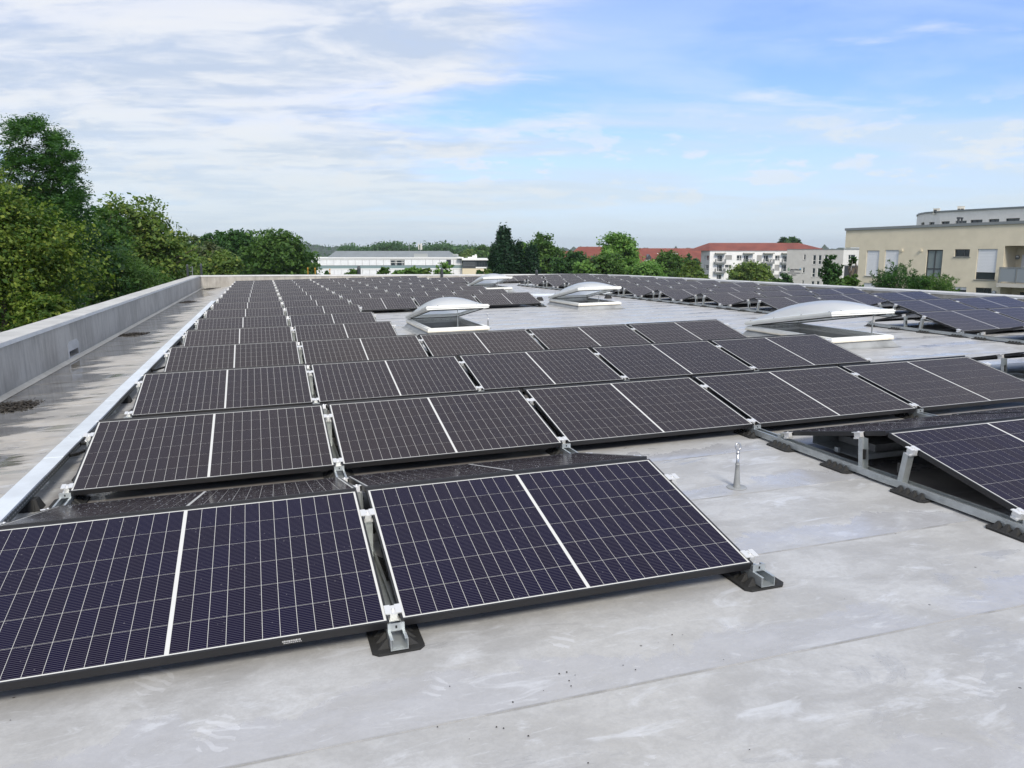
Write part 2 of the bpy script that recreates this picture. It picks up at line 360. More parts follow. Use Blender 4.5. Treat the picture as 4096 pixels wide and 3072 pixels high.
RX = lambda a: Matrix.Rotation(a, 4, 'X'); RZ = lambda a: Matrix.Rotation(a, 4, 'Z'); RY = lambda a: Matrix.Rotation(a, 4, 'Y')
ORD = ['first', 'second', 'third', 'fourth', 'fifth', 'sixth', 'seventh', 'eighth', 'ninth', 'tenth', 'eleventh', 'twelfth', 'thirteenth', 'fourteenth', 'fifteenth', 'sixteenth']

# ------------------------------------------------------------ roof levels
TILT, P, WP, PW, PH, ZB = .2245826, 2.5852, 1.8123, 1.762, 1.134, .11
CT, ST = math.cos(TILT), math.sin(TILT)
X0R, Y0R = 13.3161, 7.634
FALL = [(8.7, 0), (13.9, 0), (16.5, -.01), (19.1, -.022), (21.7, -.027), (24.3, -.034), (26.8, -.04), (29.4, -.051), (32., -.068), (34.6, -.075), (50, -.078)]
def rz_right(y): return -.0365 + float(np.interp(y, [a for a, b in FALL], [b for a, b in FALL]))
def roofz(x, y):
    s = min(1, max(0, (x-8.6)/3.2)); s = s*s*(3-2*s); z = s*rz_right(y)
    if x < -.3: z += -.0019*max(0, y)*min(1, (-.3-x)/1.2) - .012*min(1, (-.3-x)/1.2)
    return z

# ------------------------------------------------------------ setting: the roof, its sheets, parapets
SKY = [(4.33, 5.47, 11.50, 13.78), (9.62, 10.83, 16.70, 18.95), (10.02, 11.17, 7.12, 9.38), (9.82, 10.95, 27.1, 29.4)]   # skylight wells x0,x1,y0,y1
XL, XR, YB, YF = -1.80, 19.15, 40.3, -9.0
body = MB(); zb = -12.5
body.quad((XL-.36, YF-.3, zb), (XR+.36, YF-.3, zb), (XR+.36, YF-.3, -.2), (XL-.36, YF-.3, -.2))
body.quad((XR+.36, YF-.3, zb), (XR+.36, YB+.36, zb), (XR+.36, YB+.36, -.2), (XR+.36, YF-.3, -.2))
body.quad((XR+.36, YB+.36, zb), (XL-.36, YB+.36, zb), (XL-.36, YB+.36, -.2), (XR+.36, YB+.36, -.2))
body.quad((XL-.36, YB+.36, zb), (XL-.36, YF-.3, zb), (XL-.36, YF-.3, -.2), (XL-.36, YB+.36, -.2))
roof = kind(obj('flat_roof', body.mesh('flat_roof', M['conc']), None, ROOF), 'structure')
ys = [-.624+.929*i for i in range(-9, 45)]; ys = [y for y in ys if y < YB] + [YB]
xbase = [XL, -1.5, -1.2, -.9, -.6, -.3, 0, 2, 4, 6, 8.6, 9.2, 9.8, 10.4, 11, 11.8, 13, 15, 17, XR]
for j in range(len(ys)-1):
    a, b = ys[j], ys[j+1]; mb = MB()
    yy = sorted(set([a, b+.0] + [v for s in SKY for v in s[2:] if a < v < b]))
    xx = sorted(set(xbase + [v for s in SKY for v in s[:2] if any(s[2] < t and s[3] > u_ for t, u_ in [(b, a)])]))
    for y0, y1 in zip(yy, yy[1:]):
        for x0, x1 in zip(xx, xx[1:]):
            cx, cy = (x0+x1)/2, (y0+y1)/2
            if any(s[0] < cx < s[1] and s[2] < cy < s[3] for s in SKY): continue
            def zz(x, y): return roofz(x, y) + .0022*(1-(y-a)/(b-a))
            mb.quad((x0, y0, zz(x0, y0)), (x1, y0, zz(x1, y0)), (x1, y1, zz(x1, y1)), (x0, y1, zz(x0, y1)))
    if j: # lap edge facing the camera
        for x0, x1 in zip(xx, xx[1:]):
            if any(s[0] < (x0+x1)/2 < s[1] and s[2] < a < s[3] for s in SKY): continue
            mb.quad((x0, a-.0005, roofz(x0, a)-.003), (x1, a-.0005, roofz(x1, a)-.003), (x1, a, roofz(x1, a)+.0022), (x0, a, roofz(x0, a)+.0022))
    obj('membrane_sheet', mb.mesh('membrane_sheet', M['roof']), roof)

def lerp(a, b, t): return a+(b-a)*t
# left parapet with scupper opening, fillet and coping lengths
lp = thing('parapet_wall', 'stained grey parapet along the left roof edge with a rectangular overflow opening', 'wall', ROOF)
zt = lambda y: lerp(.66, .60, (y+9)/50)
mb = MB(); sy0, sy1, sz0, sz1 = 11.18, 11.82, .03, .125
def lwall(y0, y1, zl, zh):
    mb.quad((XL, y0, zl(y0)), (XL, y1, zl(y1)), (XL, y1, zh(y1)), (XL, y0, zh(y0)))
zt1 = lambda y: zt(y)-.02; lowz = lambda y: roofz(-1.8, y)-.05
for a, b in ((YF, sy0), (sy1, YB)): lwall(a, b, lowz, zt1)
lwall(sy0, sy1, lowz, lambda y: sz0); lwall(sy0, sy1, lambda y: sz1, zt1)
for q_ in (((XL, sy0, sz0), (XL-.3, sy0, sz0), (XL-.3, sy1, sz0), (XL, sy1, sz0)), ((XL, sy0, sz1), (XL, sy1, sz1), (XL-.3, sy1, sz1), (XL-.3, sy0, sz1)),
           ((XL, sy0, sz0), (XL, sy0, sz1), (XL-.3, sy0, sz1), (XL-.3, sy0, sz0)), ((XL, sy1, sz0), (XL-.3, sy1, sz0), (XL-.3, sy1, sz1), (XL, sy1, sz1))): mb.quad(*q_)
mb.quad((XL-.36, YF, -.2), (XL-.36, YB+.36, -.2), (XL-.36, YB+.36, zt1(40)), (XL-.36, YF, zt1(-9)))
obj('wall_face', mb.mesh('wall_face', M['conc']), lp)
mb = MB(); mb.box(XL-.31, XL-.29, sy0-.0, sy1, sz0, sz1); obj('scupper_back', mb.mesh('scupper_back', M['hole']), lp)
# raised coating patch round the scupper
mb = MB(); ring = [(sy0-.07, .0), (sy1+.08, .0), (sy1+.08, .22), (sy1-.05, .285), (sy0+.05, .285), (sy0-.07, .22)]
inner = [(sy0, sz0), (sy1, sz0), (sy1, sz1), (sy1-.1, sz1), (sy0+.1, sz1), (sy0, sz1)]
for i in range(6):
    a, b, c_, d = ring[i], ring[(i+1) % 6], inner[(i+1) % 6], inner[i]
    mb.quad(*[(XL+.008, p[0], p[1]) for p in (a, b, c_, d)]); mb.quad((XL, a[0], a[1]), (XL, b[0], b[1]), (XL+.008, b[0], b[1]), (XL+.008, a[0], a[1]))
obj('scupper_patch', mb.mesh('scupper_patch', M['coping']), lp)
mb = MB(); n = 50
for i in range(n):
    y0, y1 = lerp(YF, YB, i/n), lerp(YF, YB, (i+1)/n)
    mb.quad((XL+.07, y0, roofz(-1.7, y0)+.006), (XL+.07, y1, roofz(-1.7, y1)+.006), (XL+.002, y1, roofz(-1.8, y1)+.045), (XL+.002, y0, roofz(-1.8, y0)+.045))
obj('fillet_strip', mb.mesh('fillet_strip', M['conc']), lp)
def coping(parent, p0, p1, inward, width, zf, seglen, hgt=.055):
    L = math.dist(p0, p1); n = max(1, round(L/seglen)); dx_, dy_ = (p1[0]-p0[0])/L, (p1[1]-p0[1])/L
    for i in range(n):
        t0, t1 = i/n*L, (i+1)/n*L-.004; off = .0025*(i % 2)
        pts = []
        for t in (t0, t1):
            bx_, by_ = p0[0]+dx_*t, p0[1]+dy_*t; z = zf(by_ if abs(dy_) > .5 else bx_)+off
            pts.append([(bx_+inward[0]*(.025+off), by_+inward[1]*(.025+off)), (bx_-inward[0]*width, by_-inward[1]*width), z])
        (a, b, z0), (c_, d, z1) = pts
        m_ = MB(); lo = [(a[0], a[1], z0-hgt), (c_[0], c_[1], z1-hgt), (d[0], d[1], z1-hgt+.01), (b[0], b[1], z0-hgt+.01)]
        hi = [(a[0], a[1], z0), (c_[0], c_[1], z1), (d[0], d[1], z1+.012), (b[0], b[1], z0+.012)]
        m_.hexa(lo, hi); me = m_.mesh('coping_length', [M['coping'], M['copedge']])
        for p in me.polygons: p.material_index = 0 if abs(p.normal.z) > .8 else 1
        obj('coping_length', me, parent)
coping(lp, (XL, YF), (XL, YB), (1, 0), .385, zt, 3.0)
# back and right parapets
bp_ = thing('parapet_wall', 'low grey parapet closing the far end of the roof', 'wall', ROOF)
zt2 = lambda x: float(np.interp(x, [-1.8, 7.2, 17.2, 19.2], [.60, .405, .155, .12]))
mb = MB(); xs_ = [XL, 2, 5, 8, 10, 12, 15, XR]
for x0, x1 in zip(xs_, xs_[1:]):
    mb.quad((x0, YB, -.2), (x1, YB, -.2), (x1, YB, zt2(x1)-.02), (x0, YB, zt2(x0)-.02))
    mb.quad((x1, YB+.36, -.2), (x0, YB+.36, -.2), (x0, YB+.36, zt2(x0)-.02), (x1, YB+.36, zt2(x1)-.02))
obj('wall_face', mb.mesh('wall_face', M['conc']), bp_)
coping(bp_, (XL-.385, YB), (XR+.385, YB), (0, -1), .385, zt2, 3.0)
rp_ = thing('parapet_wall', 'low grey parapet along the right roof edge behind the panel rows', 'wall', ROOF)
zt3 = lambda y: float(np.interp(y, [-9, 11, 14, 19, 25, 34.5, 40.3], [.30, .292, .288, .28, .262, .215, .12]))
mb = MB(); ys_ = [YF, 5, 11, 14, 19, 25, 34.5, YB]
for y0, y1 in zip(ys_, ys_[1:]):
    mb.quad((XR, y1, -.2), (XR, y0, -.2), (XR, y0, zt3(y0)-.02), (XR, y1, zt3(y1)-.02))
    mb.quad((XR+.36, y0, -.2), (XR+.36, y1, -.2), (XR+.36, y1, zt3(y1)-.02), (XR+.36, y0, zt3(y0)-.02))
obj('wall_face', mb.mesh('wall_face', M['conc']), rp_)
coping(rp_, (XR, YF), (XR, YB-.03), (-1, 0), .385, zt3, 3.0)

# ------------------------------------------------------------ solar panels
LIP, BRD = .010, .010
mb = MB()
mb.box(0, PW, 0, LIP, -.035, 0); mb.box(0, PW, PH-LIP, PH, -.035, 0); mb.box(0, LIP, LIP, PH-LIP, -.035, 0); mb.box(PW-LIP, PW, LIP, PH-LIP, -.035, 0)
me_frame = mb.mesh('frame', M['frame'])
mb = MB(); mb.box(LIP, PW-LIP, LIP, PH-LIP, -.0065, -.0018)
me_lam = mb.mesh('glass_laminate', [M['back'], M['under']]); me_lam.polygons[0].material_index = 1
cells = []; gx = (PW-2*(LIP+BRD)-.016)/2/12; gy = (PH-2*(LIP+.008))/6
for h in range(2):
    for i in range(12):
        for j in range(6):
            x = LIP+BRD+h*(12*gx+.016)+i*gx+.0010; y = LIP+.008+j*gy+.0011
            cells.append((x, y))
cw, chh = gx-.0020, gy-.0022
def uvset(me, f):
    uv = me.uv_layers.new(name='UVMap'); co = [me.vertices[l.vertex_index].co for l in me.loops]
    uv.data.foreach_set('uv', [c for v in co for c in f(v)])
mb = MB()
for x, y in cells: mb.quad((x, y, -.0012), (x+cw, y, -.0012), (x+cw, y+chh, -.0012), (x, y+chh, -.0012))
me_cells = mb.mesh('solar_cell_field', M['cell']); uvset(me_cells, lambda v: (v.x, (v.y-LIP-.008) % gy)); me_cellsf = me_cells.copy(); me_cellsf.materials[0] = M['cellf']; me_cellsn = me_cells.copy(); me_cellsn.materials[0] = M['cell1']
mb = MB(); mb.box(0, cw, 0, chh, -.0005, .0006); me_cell = mb.mesh('solar_cell', M['cell']); uvset(me_cell, lambda v: (v.x, v.y)); me_cell1 = me_cell.copy(); me_cell1.materials[0] = M['cell1']
SPLIT = []
def panel(mw, label, group, split, fld=None):
    t = thing('solar_panel', label, 'solar panel', mw, group)
    obj('frame', me_frame, t); obj('glass_laminate', me_lam, t)
    if split:
        for x, y in cells: obj('solar_cell', me_cell if split == 1 else me_cell1, t, T(x, y, -.0018))
    else: kind(obj('cell_field', fld or me_cellsf, t), 'stuff')
    return t
def rain_mesh(n):
    mb = MB(); rg = random.Random(n)
    for k in range(n):
        x = rg.uniform(.02, PW-.02); y = rg.random()**1.35*(PH-.04)+.02; r = rg.choice([.0012, .0016, .0022, .0032]); e = rg.uniform(.8, 1.6)
        ring = [(x+r*math.cos(a), y+r*e*math.sin(a), -.0008) for a in (0, 1.05, 2.09, 3.14, 4.19, 5.24)]; r2 = [(x+.55*r*math.cos(a), y+.55*r*e*math.sin(a), -.0008+r*.42) for a in (0, 1.05, 2.09, 3.14, 4.19, 5.24)]
        mb.add(ring+r2+[(x, y, -.0008+r*.5)], [(i, (i+1) % 6, 6+(i+1) % 6, 6+i) for i in range(6)]+[(6+i, 6+(i+1) % 6, 12) for i in range(6)])
    return mb.mesh('rain_drops', M['drop'], True)
def tent(x, y, z, rowtxt, coltxt, split, group, drops=0):
    jx, jz = random.uniform(-.002, .002), random.uniform(-.0015, .0015)
    a = ROOF @ T(x+jx, y, z+jz) @ RX(TILT+random.uniform(-.002, .002))
    b = ROOF @ T(x+PW-jx, y+2.243, z+jz+.007) @ RZ(math.pi) @ RX(TILT+random.uniform(-.002, .002))
    p1 = panel(a, f'dark solar panel tilted toward the viewer, {coltxt} in {rowtxt}', group+' tilted toward the viewer', split)
    pb = panel(b, f'dark solar panel tilted away, {coltxt} in {rowtxt}', group+' tilted away from the viewer', False, me_cellsn if split else None)
    if drops: kind(obj('rain_drops', rain_mesh(drops), pb), 'stuff')
    return p1
left_rows = {0: [0, 1], 1: [0, 1, 2, 3, 4], 2: [0, 1, 2, 3, 4], 3: [0, 1, 2, 3, 4], 4: [0, 1], 5: [0, 1], 6: [0, 1], **{k: [0, 1, 2, 3, 4] for k in range(7, 15)}}
front = None
for k, cs in left_rows.items():
    for c_ in cs:
        pp = tent(c_*WP, k*P, ZB, f'the {ORD[k]} left row', f'{ORD[c_]} from left', (1, 2, 2)[k] if k <= 2 else 0, 'solar panels of the left array', {0: 420, 1: 160}.get(k, 0))
        if k == 0 and c_ == 0: front = pp
for c_ in (3, 4, 5): tent(c_*WP, 0, ZB, 'the right foreground tent', f'{ORD[c_-3]} from left', int(c_ == 3), 'solar panels right of the anchor post', 420)
XG = 9.85
for i in (0, 1): tent(XG+i*WP, P, ZB-.01, 'the right edge tent', f'{ORD[i]} from left', False, 'solar panels at the right edge')
right_rows = {-1: [0, 1, 2], 0: [0, 1, 2], 1: [1, 2], **{K: [0, 1, 2] for K in range(2, 10)}, 10: [1, 2], 11: [-2, -1, 0, 1, 2]}
def zR(K): return roofz(16, Y0R+K*P+1.1)+ZB
for i, (K, us) in enumerate(right_rows.items()):
    for n_, u_ in enumerate(us):
        tent(X0R+u_*WP, Y0R+K*P, zR(K), f'the {ORD[i]} right row', f'{ORD[n_]} from left', False, 'solar panels of the right array')
# maker's barcode label on the front panel edge (bars only)
mb = MB(); x = 1.32
for i in range(16):
    w = random.choice([.002, .003, .004]); mb.box(x, x+w, -.0012, -.0002, -.020, -.012); x += w+.002
for i in range(10): mb.box(1.325+i*.0075, 1.330+i*.0075, -.0012, -.0002, -.027, -.024)
obj('barcode_label', mb.mesh('barcode_label', M['alu']), front)

# ------------------------------------------------------------ mounting rails
def chan(L):
    mb = MB(); w = .0375; tk = .003
    mb.box(-w, w, 0, L, .02, .02+tk); mb.box(-w, -w+tk, 0, L, .02+tk, .070); mb.box(w-tk, w, 0, L, .02+tk, .070)
    mb.box(-w+tk, -w+.013, 0, L, .067, .070); mb.box(w-.013, w-tk, 0, L, .067, .070)
    for i in range(int(L/.43)):      # pressed slots with a raised rim
        y = .2+i*.43
        for s in (-1, 1):
            x0, x1 = (-w-.0035, -w) if s < 0 else (w, w+.0035)
            mb.box(x0, x1, y, y+.07, .040, .044); mb.box(x0, x1, y+.01, y+.06, .050, .053)
    return mb.mesh('rail_channel', M['galv'])
me_chan = chan(P-.004); me_chan_last = chan(2.36)
mb = MB(); mb.box(-.039, -.0375, -.10, .10, .018, .0705); mb.box(.0375, .039, -.10, .10, .018, .0705)
for z in (.035, .052):
    mb.box(-.0425, -.039, -.08, -.01, z, z+.006); mb.box(-.0425, -.039, .01, .08, z, z+.006)
me_joint = mb.mesh('rail_joint', M['galv'])
# rubber pad with wedge ribs
mb = MB(); c4 = .025; hx, hy = .112, .145
oct_ = [(-hx+c4, -hy), (hx-c4, -hy), (hx, -hy+c4), (hx, hy-c4), (hx-c4, hy), (-hx+c4, hy), (-hx, hy-c4), (-hx, -hy+c4)]
mb.add([(x, y, 0) for x, y in oct_]+[(x, y, .012) for x, y in oct_], [tuple(range(8, 16))]+[(i, (i+1) % 8, 8+(i+1) % 8, 8+i) for i in range(8)])
mb.box(-.04, .04, -.12, .12, .012, .0195)
for s in (-1, 1):
    for y in (-.09, -.03, .03, .09):
        a = .020; mb.hexa([(s*.040, y-a, .012), (s*.088, y-a, .012), (s*.088, y+a, .012), (s*.040, y+a, .012)][::s], [(s*.040, y-a*.5+.012, .044), (s*.046, y-a*.5+.012, .044), (s*.046, y+a*.2+.012, .044), (s*.040, y+a*.2+.012, .044)][::s])
me_pad = mb.mesh('rubber_pad', M['rubber'])
def post(h, lean):
    mb = MB(); w = .026
    def sl(x0, x1, y0, y1):
        mb.hexa([(x0, y0, .03), (x1, y0, .03), (x1, y1, .03), (x0, y1, .03)], [(x0, y0+lean, h), (x1, y0+lean, h), (x1, y1+lean, h), (x0, y1+lean, h)])
    sl(-w, w, -.002, .001); sl(-w, -w+.003, -.040 if lean > 0 else .001, -.002 if lean > 0 else .042); sl(w-.003, w, -.040 if lean > 0 else .001, -.002 if lean > 0 else .042)
    return mb.mesh('support_post', M['galv'])
ztop = lambda v: .001+v*ST - .036*CT+ZB
me_post_n, me_post_b = post(ztop(.90), -.045), post(ztop(.90), .02)
mb = MB(); mb.box(-.03, .03, -.022, .022, -.045, -.034); mb.box(-.016, .016, -.030, .030, -.034, .0005)
mb.box(-.036, -.010, -.030, .030, .0005, .0055); mb.box(.010, .036, -.030, .030, .0005, .0055)
mb.lathe([(.0, .010), (.007, .010), (.007, .0005)], seg=6)
me_clamp = mb.mesh('module_clamp', M['alu'])
mb = MB(); mb.box(-.036, .036, -.003, 0, .070, .104); mb.box(-.036, -.022, .0, .028, .070, .100); mb.box(.022, .036, .0, .028, .070, .100)
mb.box(-.004, .004, -.0045, -.003, .082, .094, 1)
me_brk = mb.mesh('end_bracket', [M['galv'], M['black']])
mb = MB(); mb.box(-.024, .030, .001, .03, .12, .19); mb.tube([(0, .02, .19), (.02, .03, .16), (.01, .03, .10), (.05, .06, .07)], .004, 6); me_plug = mb.mesh('cable_clip', M['conduit'])
def rail(x, y, n, z, lab, group, zf=None, clipset=()):
    t = thing('mounting_rail', lab, 'mounting rail', ROOF, group)
    for k in range(n):
        yk = y+k*P; zk = z if zf is None else zf(k)
        base = T(x, yk, zk)
        last = k == n-1
        y0_ = -.09
        obj('rail_channel', me_chan_last if last else me_chan, t, base @ T(0, y0_, 0))
        if not last: obj('rail_joint', me_joint, t, base @ T(0, 1.10, 0))
        for yp in (.06, .80, 1.50, 2.16): obj('rubber_pad', me_pad, t, base @ T(0, yp, .001))
        obj('support_post', me_post_n, t, base @ T(0, .915, 0)); obj('support_post', me_post_b, t, base @ T(0, 1.312, 0))
        for v in (.072, .885):
            obj('module_clamp', me_clamp, t, base @ T(0, v*CT, ZB+v*ST) @ RX(TILT))
            obj('module_clamp', me_clamp, t, base @ T(0, 2.225-v*CT, ZB+v*ST) @ RX(-TILT))
        obj('end_bracket', me_brk, t, base @ T(0, -.012, 0)); obj('end_bracket', me_brk, t, base @ T(0, 2.237, 0) @ RZ(math.pi))
        if k in clipset:
            obj('cable_clip', me_plug, t, base @ T(0, .93, 0)); obj('cable_clip', me_plug, t, base @ T(0, 1.30, 0))
LG = 'mounting rails of the left array'
for c_ in range(3): rail(c_*WP-.025, 0, 15, 0, ['galvanised mounting rail along the left ends of the left panel rows', 'galvanised mounting rail between first and second panel columns of the left array', 'galvanised mounting rail right of the second panel column of the left array'][c_], LG)
for c_ in (3, 4, 5): 
    st_ = 0
    rail(c_*WP-.025, 0, 4, 0, ['', '', '', 'galvanised mounting rail starting right of the anchor post under three panel tents', 'galvanised mounting rail between fourth and fifth near panel columns', 'galvanised mounting rail right of the fifth near panel column'][c_], LG, clipset=(0,))
    rail(c_*WP-.025, 7*P, 8, 0, ['', '', '', 'galvanised mounting rail between third and fourth far panel columns behind the nearest skylight', 'galvanised mounting rail between fourth and fifth far panel columns', 'galvanised mounting rail at the right end of the far left panel rows'][c_], LG)
for i in range(3): rail(XG-.025+i*WP, P, 1, -.01, ['galvanised mounting rail at the open tent end cut by the right edge', 'galvanised mounting rail between the two panels of the right edge tent', 'galvanised mounting rail at the far end of the right edge tent'][i], 'mounting rails of the right edge tent', clipset=(0,))
RG = 'mounting rails of the right array'
def rrail(u_, K0, n, lab): rail(X0R+u_*WP-.025, Y0R+K0*P, n, 0, lab, RG, zf=lambda k: zR(K0+k)-ZB, clipset=range(n) if u_ == 0 else ())
rrail(0, -1, 2, 'galvanised mounting rail under the open tent ends nearest the large skylight'); rrail(0, 2, 8, 'long galvanised mounting rail carrying the stepped open tent ends of the right array')
rrail(1, -1, 13, 'galvanised mounting rail after the first panel column of the right array'); rrail(2, -1, 13, 'galvanised mounting rail after the second panel column of the right array'); rrail(3, -1, 13, 'galvanised mounting rail along the right parapet under the right array')
for i, u_ in enumerate((-2, -1, 0)): rrail(u_, 11, 1, f'short far mounting rail under the last right row, {ORD[i]} from left')

# ------------------------------------------------------------ cable tray along the left array
ct = thing('cable_tray', 'long perforated cable tray with a pale metal lid beside the left array', 'cable tray', ROOF)
mb = MB(); xc0, xc1 = -.365, -.235
for x0, x1 in ((xc0, xc0+.0015), (xc1-.0015, xc1)): mb.box(x0, x1, -4, 24.6, .075, .134)
mb.box(xc0, xc1, -4, 24.6, .075, .0765); obj('tray_channel', mb.mesh('tray_channel', M['trayside']), ct)
mb = MB()
for i in range(int(28/.05)):
    y = -3.9+i*.05
    for z in (.092, .114): mb.quad((xc1+.0006, y+(.025 if z > .1 else 0), z), (xc1+.0006, y+.028+(.025 if z > .1 else 0), z), (xc1+.0006, y+.028+(.025 if z > .1 else 0), z+.008), (xc1+.0006, y+(.025 if z > .1 else 0), z+.008))
kind(obj('slot_holes', mb.mesh('slot_holes', M['roof']), ct), 'stuff')
yb_ = [-4, -1.1, .55, 1.5, 2.99, 3.53, 3.99, 6.0, 8.05, 10.1, 12.1, 14.1, 16.1, 18.1, 20.1, 22.1, 24.62]
for i, (a, b) in enumerate(zip(yb_, yb_[1:])):
    off = .0018*(i % 2); mb = MB(); mb.box(xc0-.004, xc1+.004, a-.012, b-.002, .1345+off, .1375+off)
    mb.box(xc1+.0025, xc1+.004, a-.012, b-.002, .124+off, .1345+off); mb.box(xc0-.004, xc0-.0025, a-.012, b-.002, .124+off, .1345+off)
    for x in (xc0+.02, xc1-.02):
        if b-a > .8: mb.box(x-.008, x+.008, a+.25, a+.27, .1375+off, .1405+off)
    obj('tray_lid', mb.mesh('tray_lid', M['lid']), ct)
def foot_mesh():
    mb = MB(); mb.hexa([(-.085, -.085, 0), (.085, -.085, 0), (.085, .085, 0), (-.085, .085, 0)], [(-.05, -.05, .095), (.05, -.05, .095), (.05, .05, .095), (-.05, .05, .095)])
    for s in (-1, 1):
        for x in (-.04, 0, .04): mb.hexa([(x-.006, s*.092-.004, 0), (x+.006, s*.092-.004, 0), (x+.006, s*.092+.004, 0), (x-.006, s*.092+.004, 0)], [(x*.7-.004, s*.055-.004, .088), (x*.7+.004, s*.055-.004, .088), (x*.7+.004, s*.055+.004, .088), (x*.7-.004, s*.055+.004, .088)])
    return mb.mesh('tray_foot', M['rubber'])
me_foot = foot_mesh()
for i, y in enumerate([-2.6, -.6, 1.2, 2.62, 4.6, 6.6, 8.6, 10.6, 12.6, 14.6, 16.6, 18.6, 20.6, 22.6, 24.3]):
    obj('tray_foot', me_foot, ct, T(-.24 if i == 3 else -.27, y, .002) @ Matrix.Scale(.78, 4))
for i, (ya, pts) in enumerate([(3.7, [(-.235, 3.70, .10), (-.20, 3.80, .085), (-.12, 4.02, .085), (.05, 4.2, .10), (.3, 4.25, .1)]), (4.1, [(-.235, 4.10, .10), (-.19, 4.16, .09), (-.10, 4.28, .10), (.05, 4.33, .11), (.3, 4.35, .1)]), (8.6, [(-.235, 8.55, .10), (-.19, 8.62, .085), (-.1, 8.8, .09), (.1, 8.95, .1)])]):
    fine_ = []; 
    for a, b in zip(pts, pts[1:]):
        for s in range(12): fine_.append(tuple(lerp(a[q], b[q], s/12) for q in range(3)))
    mb = MB(); mb.tube(fine_, [.017 if j % 2 else .0135 for j in range(len(fine_))], 8)
    tag(obj('cable_conduit', mb.mesh('cable_conduit', M['conduit']), None, ROOF), ['black corrugated conduit leaving the lidded tray, nearest of the pair', 'black corrugated conduit leaving the lidded tray, farther of the pair', 'black corrugated conduit by the third panel row and lidded tray'][i], 'conduit', 'corrugated conduits beside the cable tray')
# open tray crossing the walkway
mt = thing('cable_tray', 'open pale perforated cable tray crossing the walkway between two skylights', 'cable tray', ROOF)
mb = MB(); y0_ = 22.0
segs = [(9.35, 22.0), (13.4, 22.5)]
def trayb(xa, xb):
    for i in range(int((xb-xa)/.09)):
        x = xa+i*.09; y = y0_+(x-9.35)*.12; z = roofz(x, y)
        mb.box(x, x+.055, y, y+.004, z+.10, z+.13); mb.box(x+.055, x+.09, y, y+.004, z+.10, z+.108); mb.box(x+.055, x+.09, y, y+.004, z+.122, z+.13)
        mb.box(x, x+.09, y+.17, y+.174, z+.10, z+.16); mb.box(x, x+.05, y, y+.17, z+.10, z+.102); mb.box(x, x+.09, y+.004, y+.02, z+.128, z+.131)
trayb(9.3, 13.5); obj('tray_channel', mb.mesh('tray_channel', M['lid']), mt)
for x, y in ((10.0, 21.1), (12.6, 21.3)):
    pass
tag(obj('support_block', me_foot, None, ROOF @ T(10.0, 21.0, roofz(10, 21)) @ Matrix.Scale(1.25, 4)), 'black rubber block left of the middle skylight near the open tray', 'support block', 'black support blocks on the walkway')
tag(obj('support_block', me_foot, None, ROOF @ T(12.6, 21.27, roofz(12.6, 21)) @ Matrix.Scale(1.25, 4)), 'black rubber block right of the middle skylight near the open tent ends', 'support block', 'black support blocks on the walkway')

# ------------------------------------------------------------ ballast under the right tent
t = thing('ballast_tray', 'galvanised ballast tray with a grey concrete slab under the tent right of the anchor', 'ballast', ROOF)
mb = MB(); mb.box(5.52, 7.1, 1.42, 1.98, .072, .075); mb.box(5.52, 7.1, 1.977, 1.98, .075, .135); mb.box(5.52, 7.1, 1.42, 1.423, .075, .11); mb.box(5.50, 5.52, 1.66, 1.70, .072, .11); obj('tray', mb.mesh('tray', M['galv']), t)
mb = MB(); mb.box(5.75, 6.75, 1.55, 1.95, .078, .135); obj('concrete_slab', mb.mesh('concrete_slab', M['block']), t)
t = thing('ballast_tray', 'concrete slab lying in the open tent of the right array above the long rail', 'ballast', ROOF)
mb = MB(); zz_ = zR(2)-ZB; mb.box(13.5, 15, Y0R+2*P+.30, Y0R+2*P+.70, zz_+.05, zz_+.10); obj('concrete_slab', mb.mesh('concrete_slab', M['block']), t)

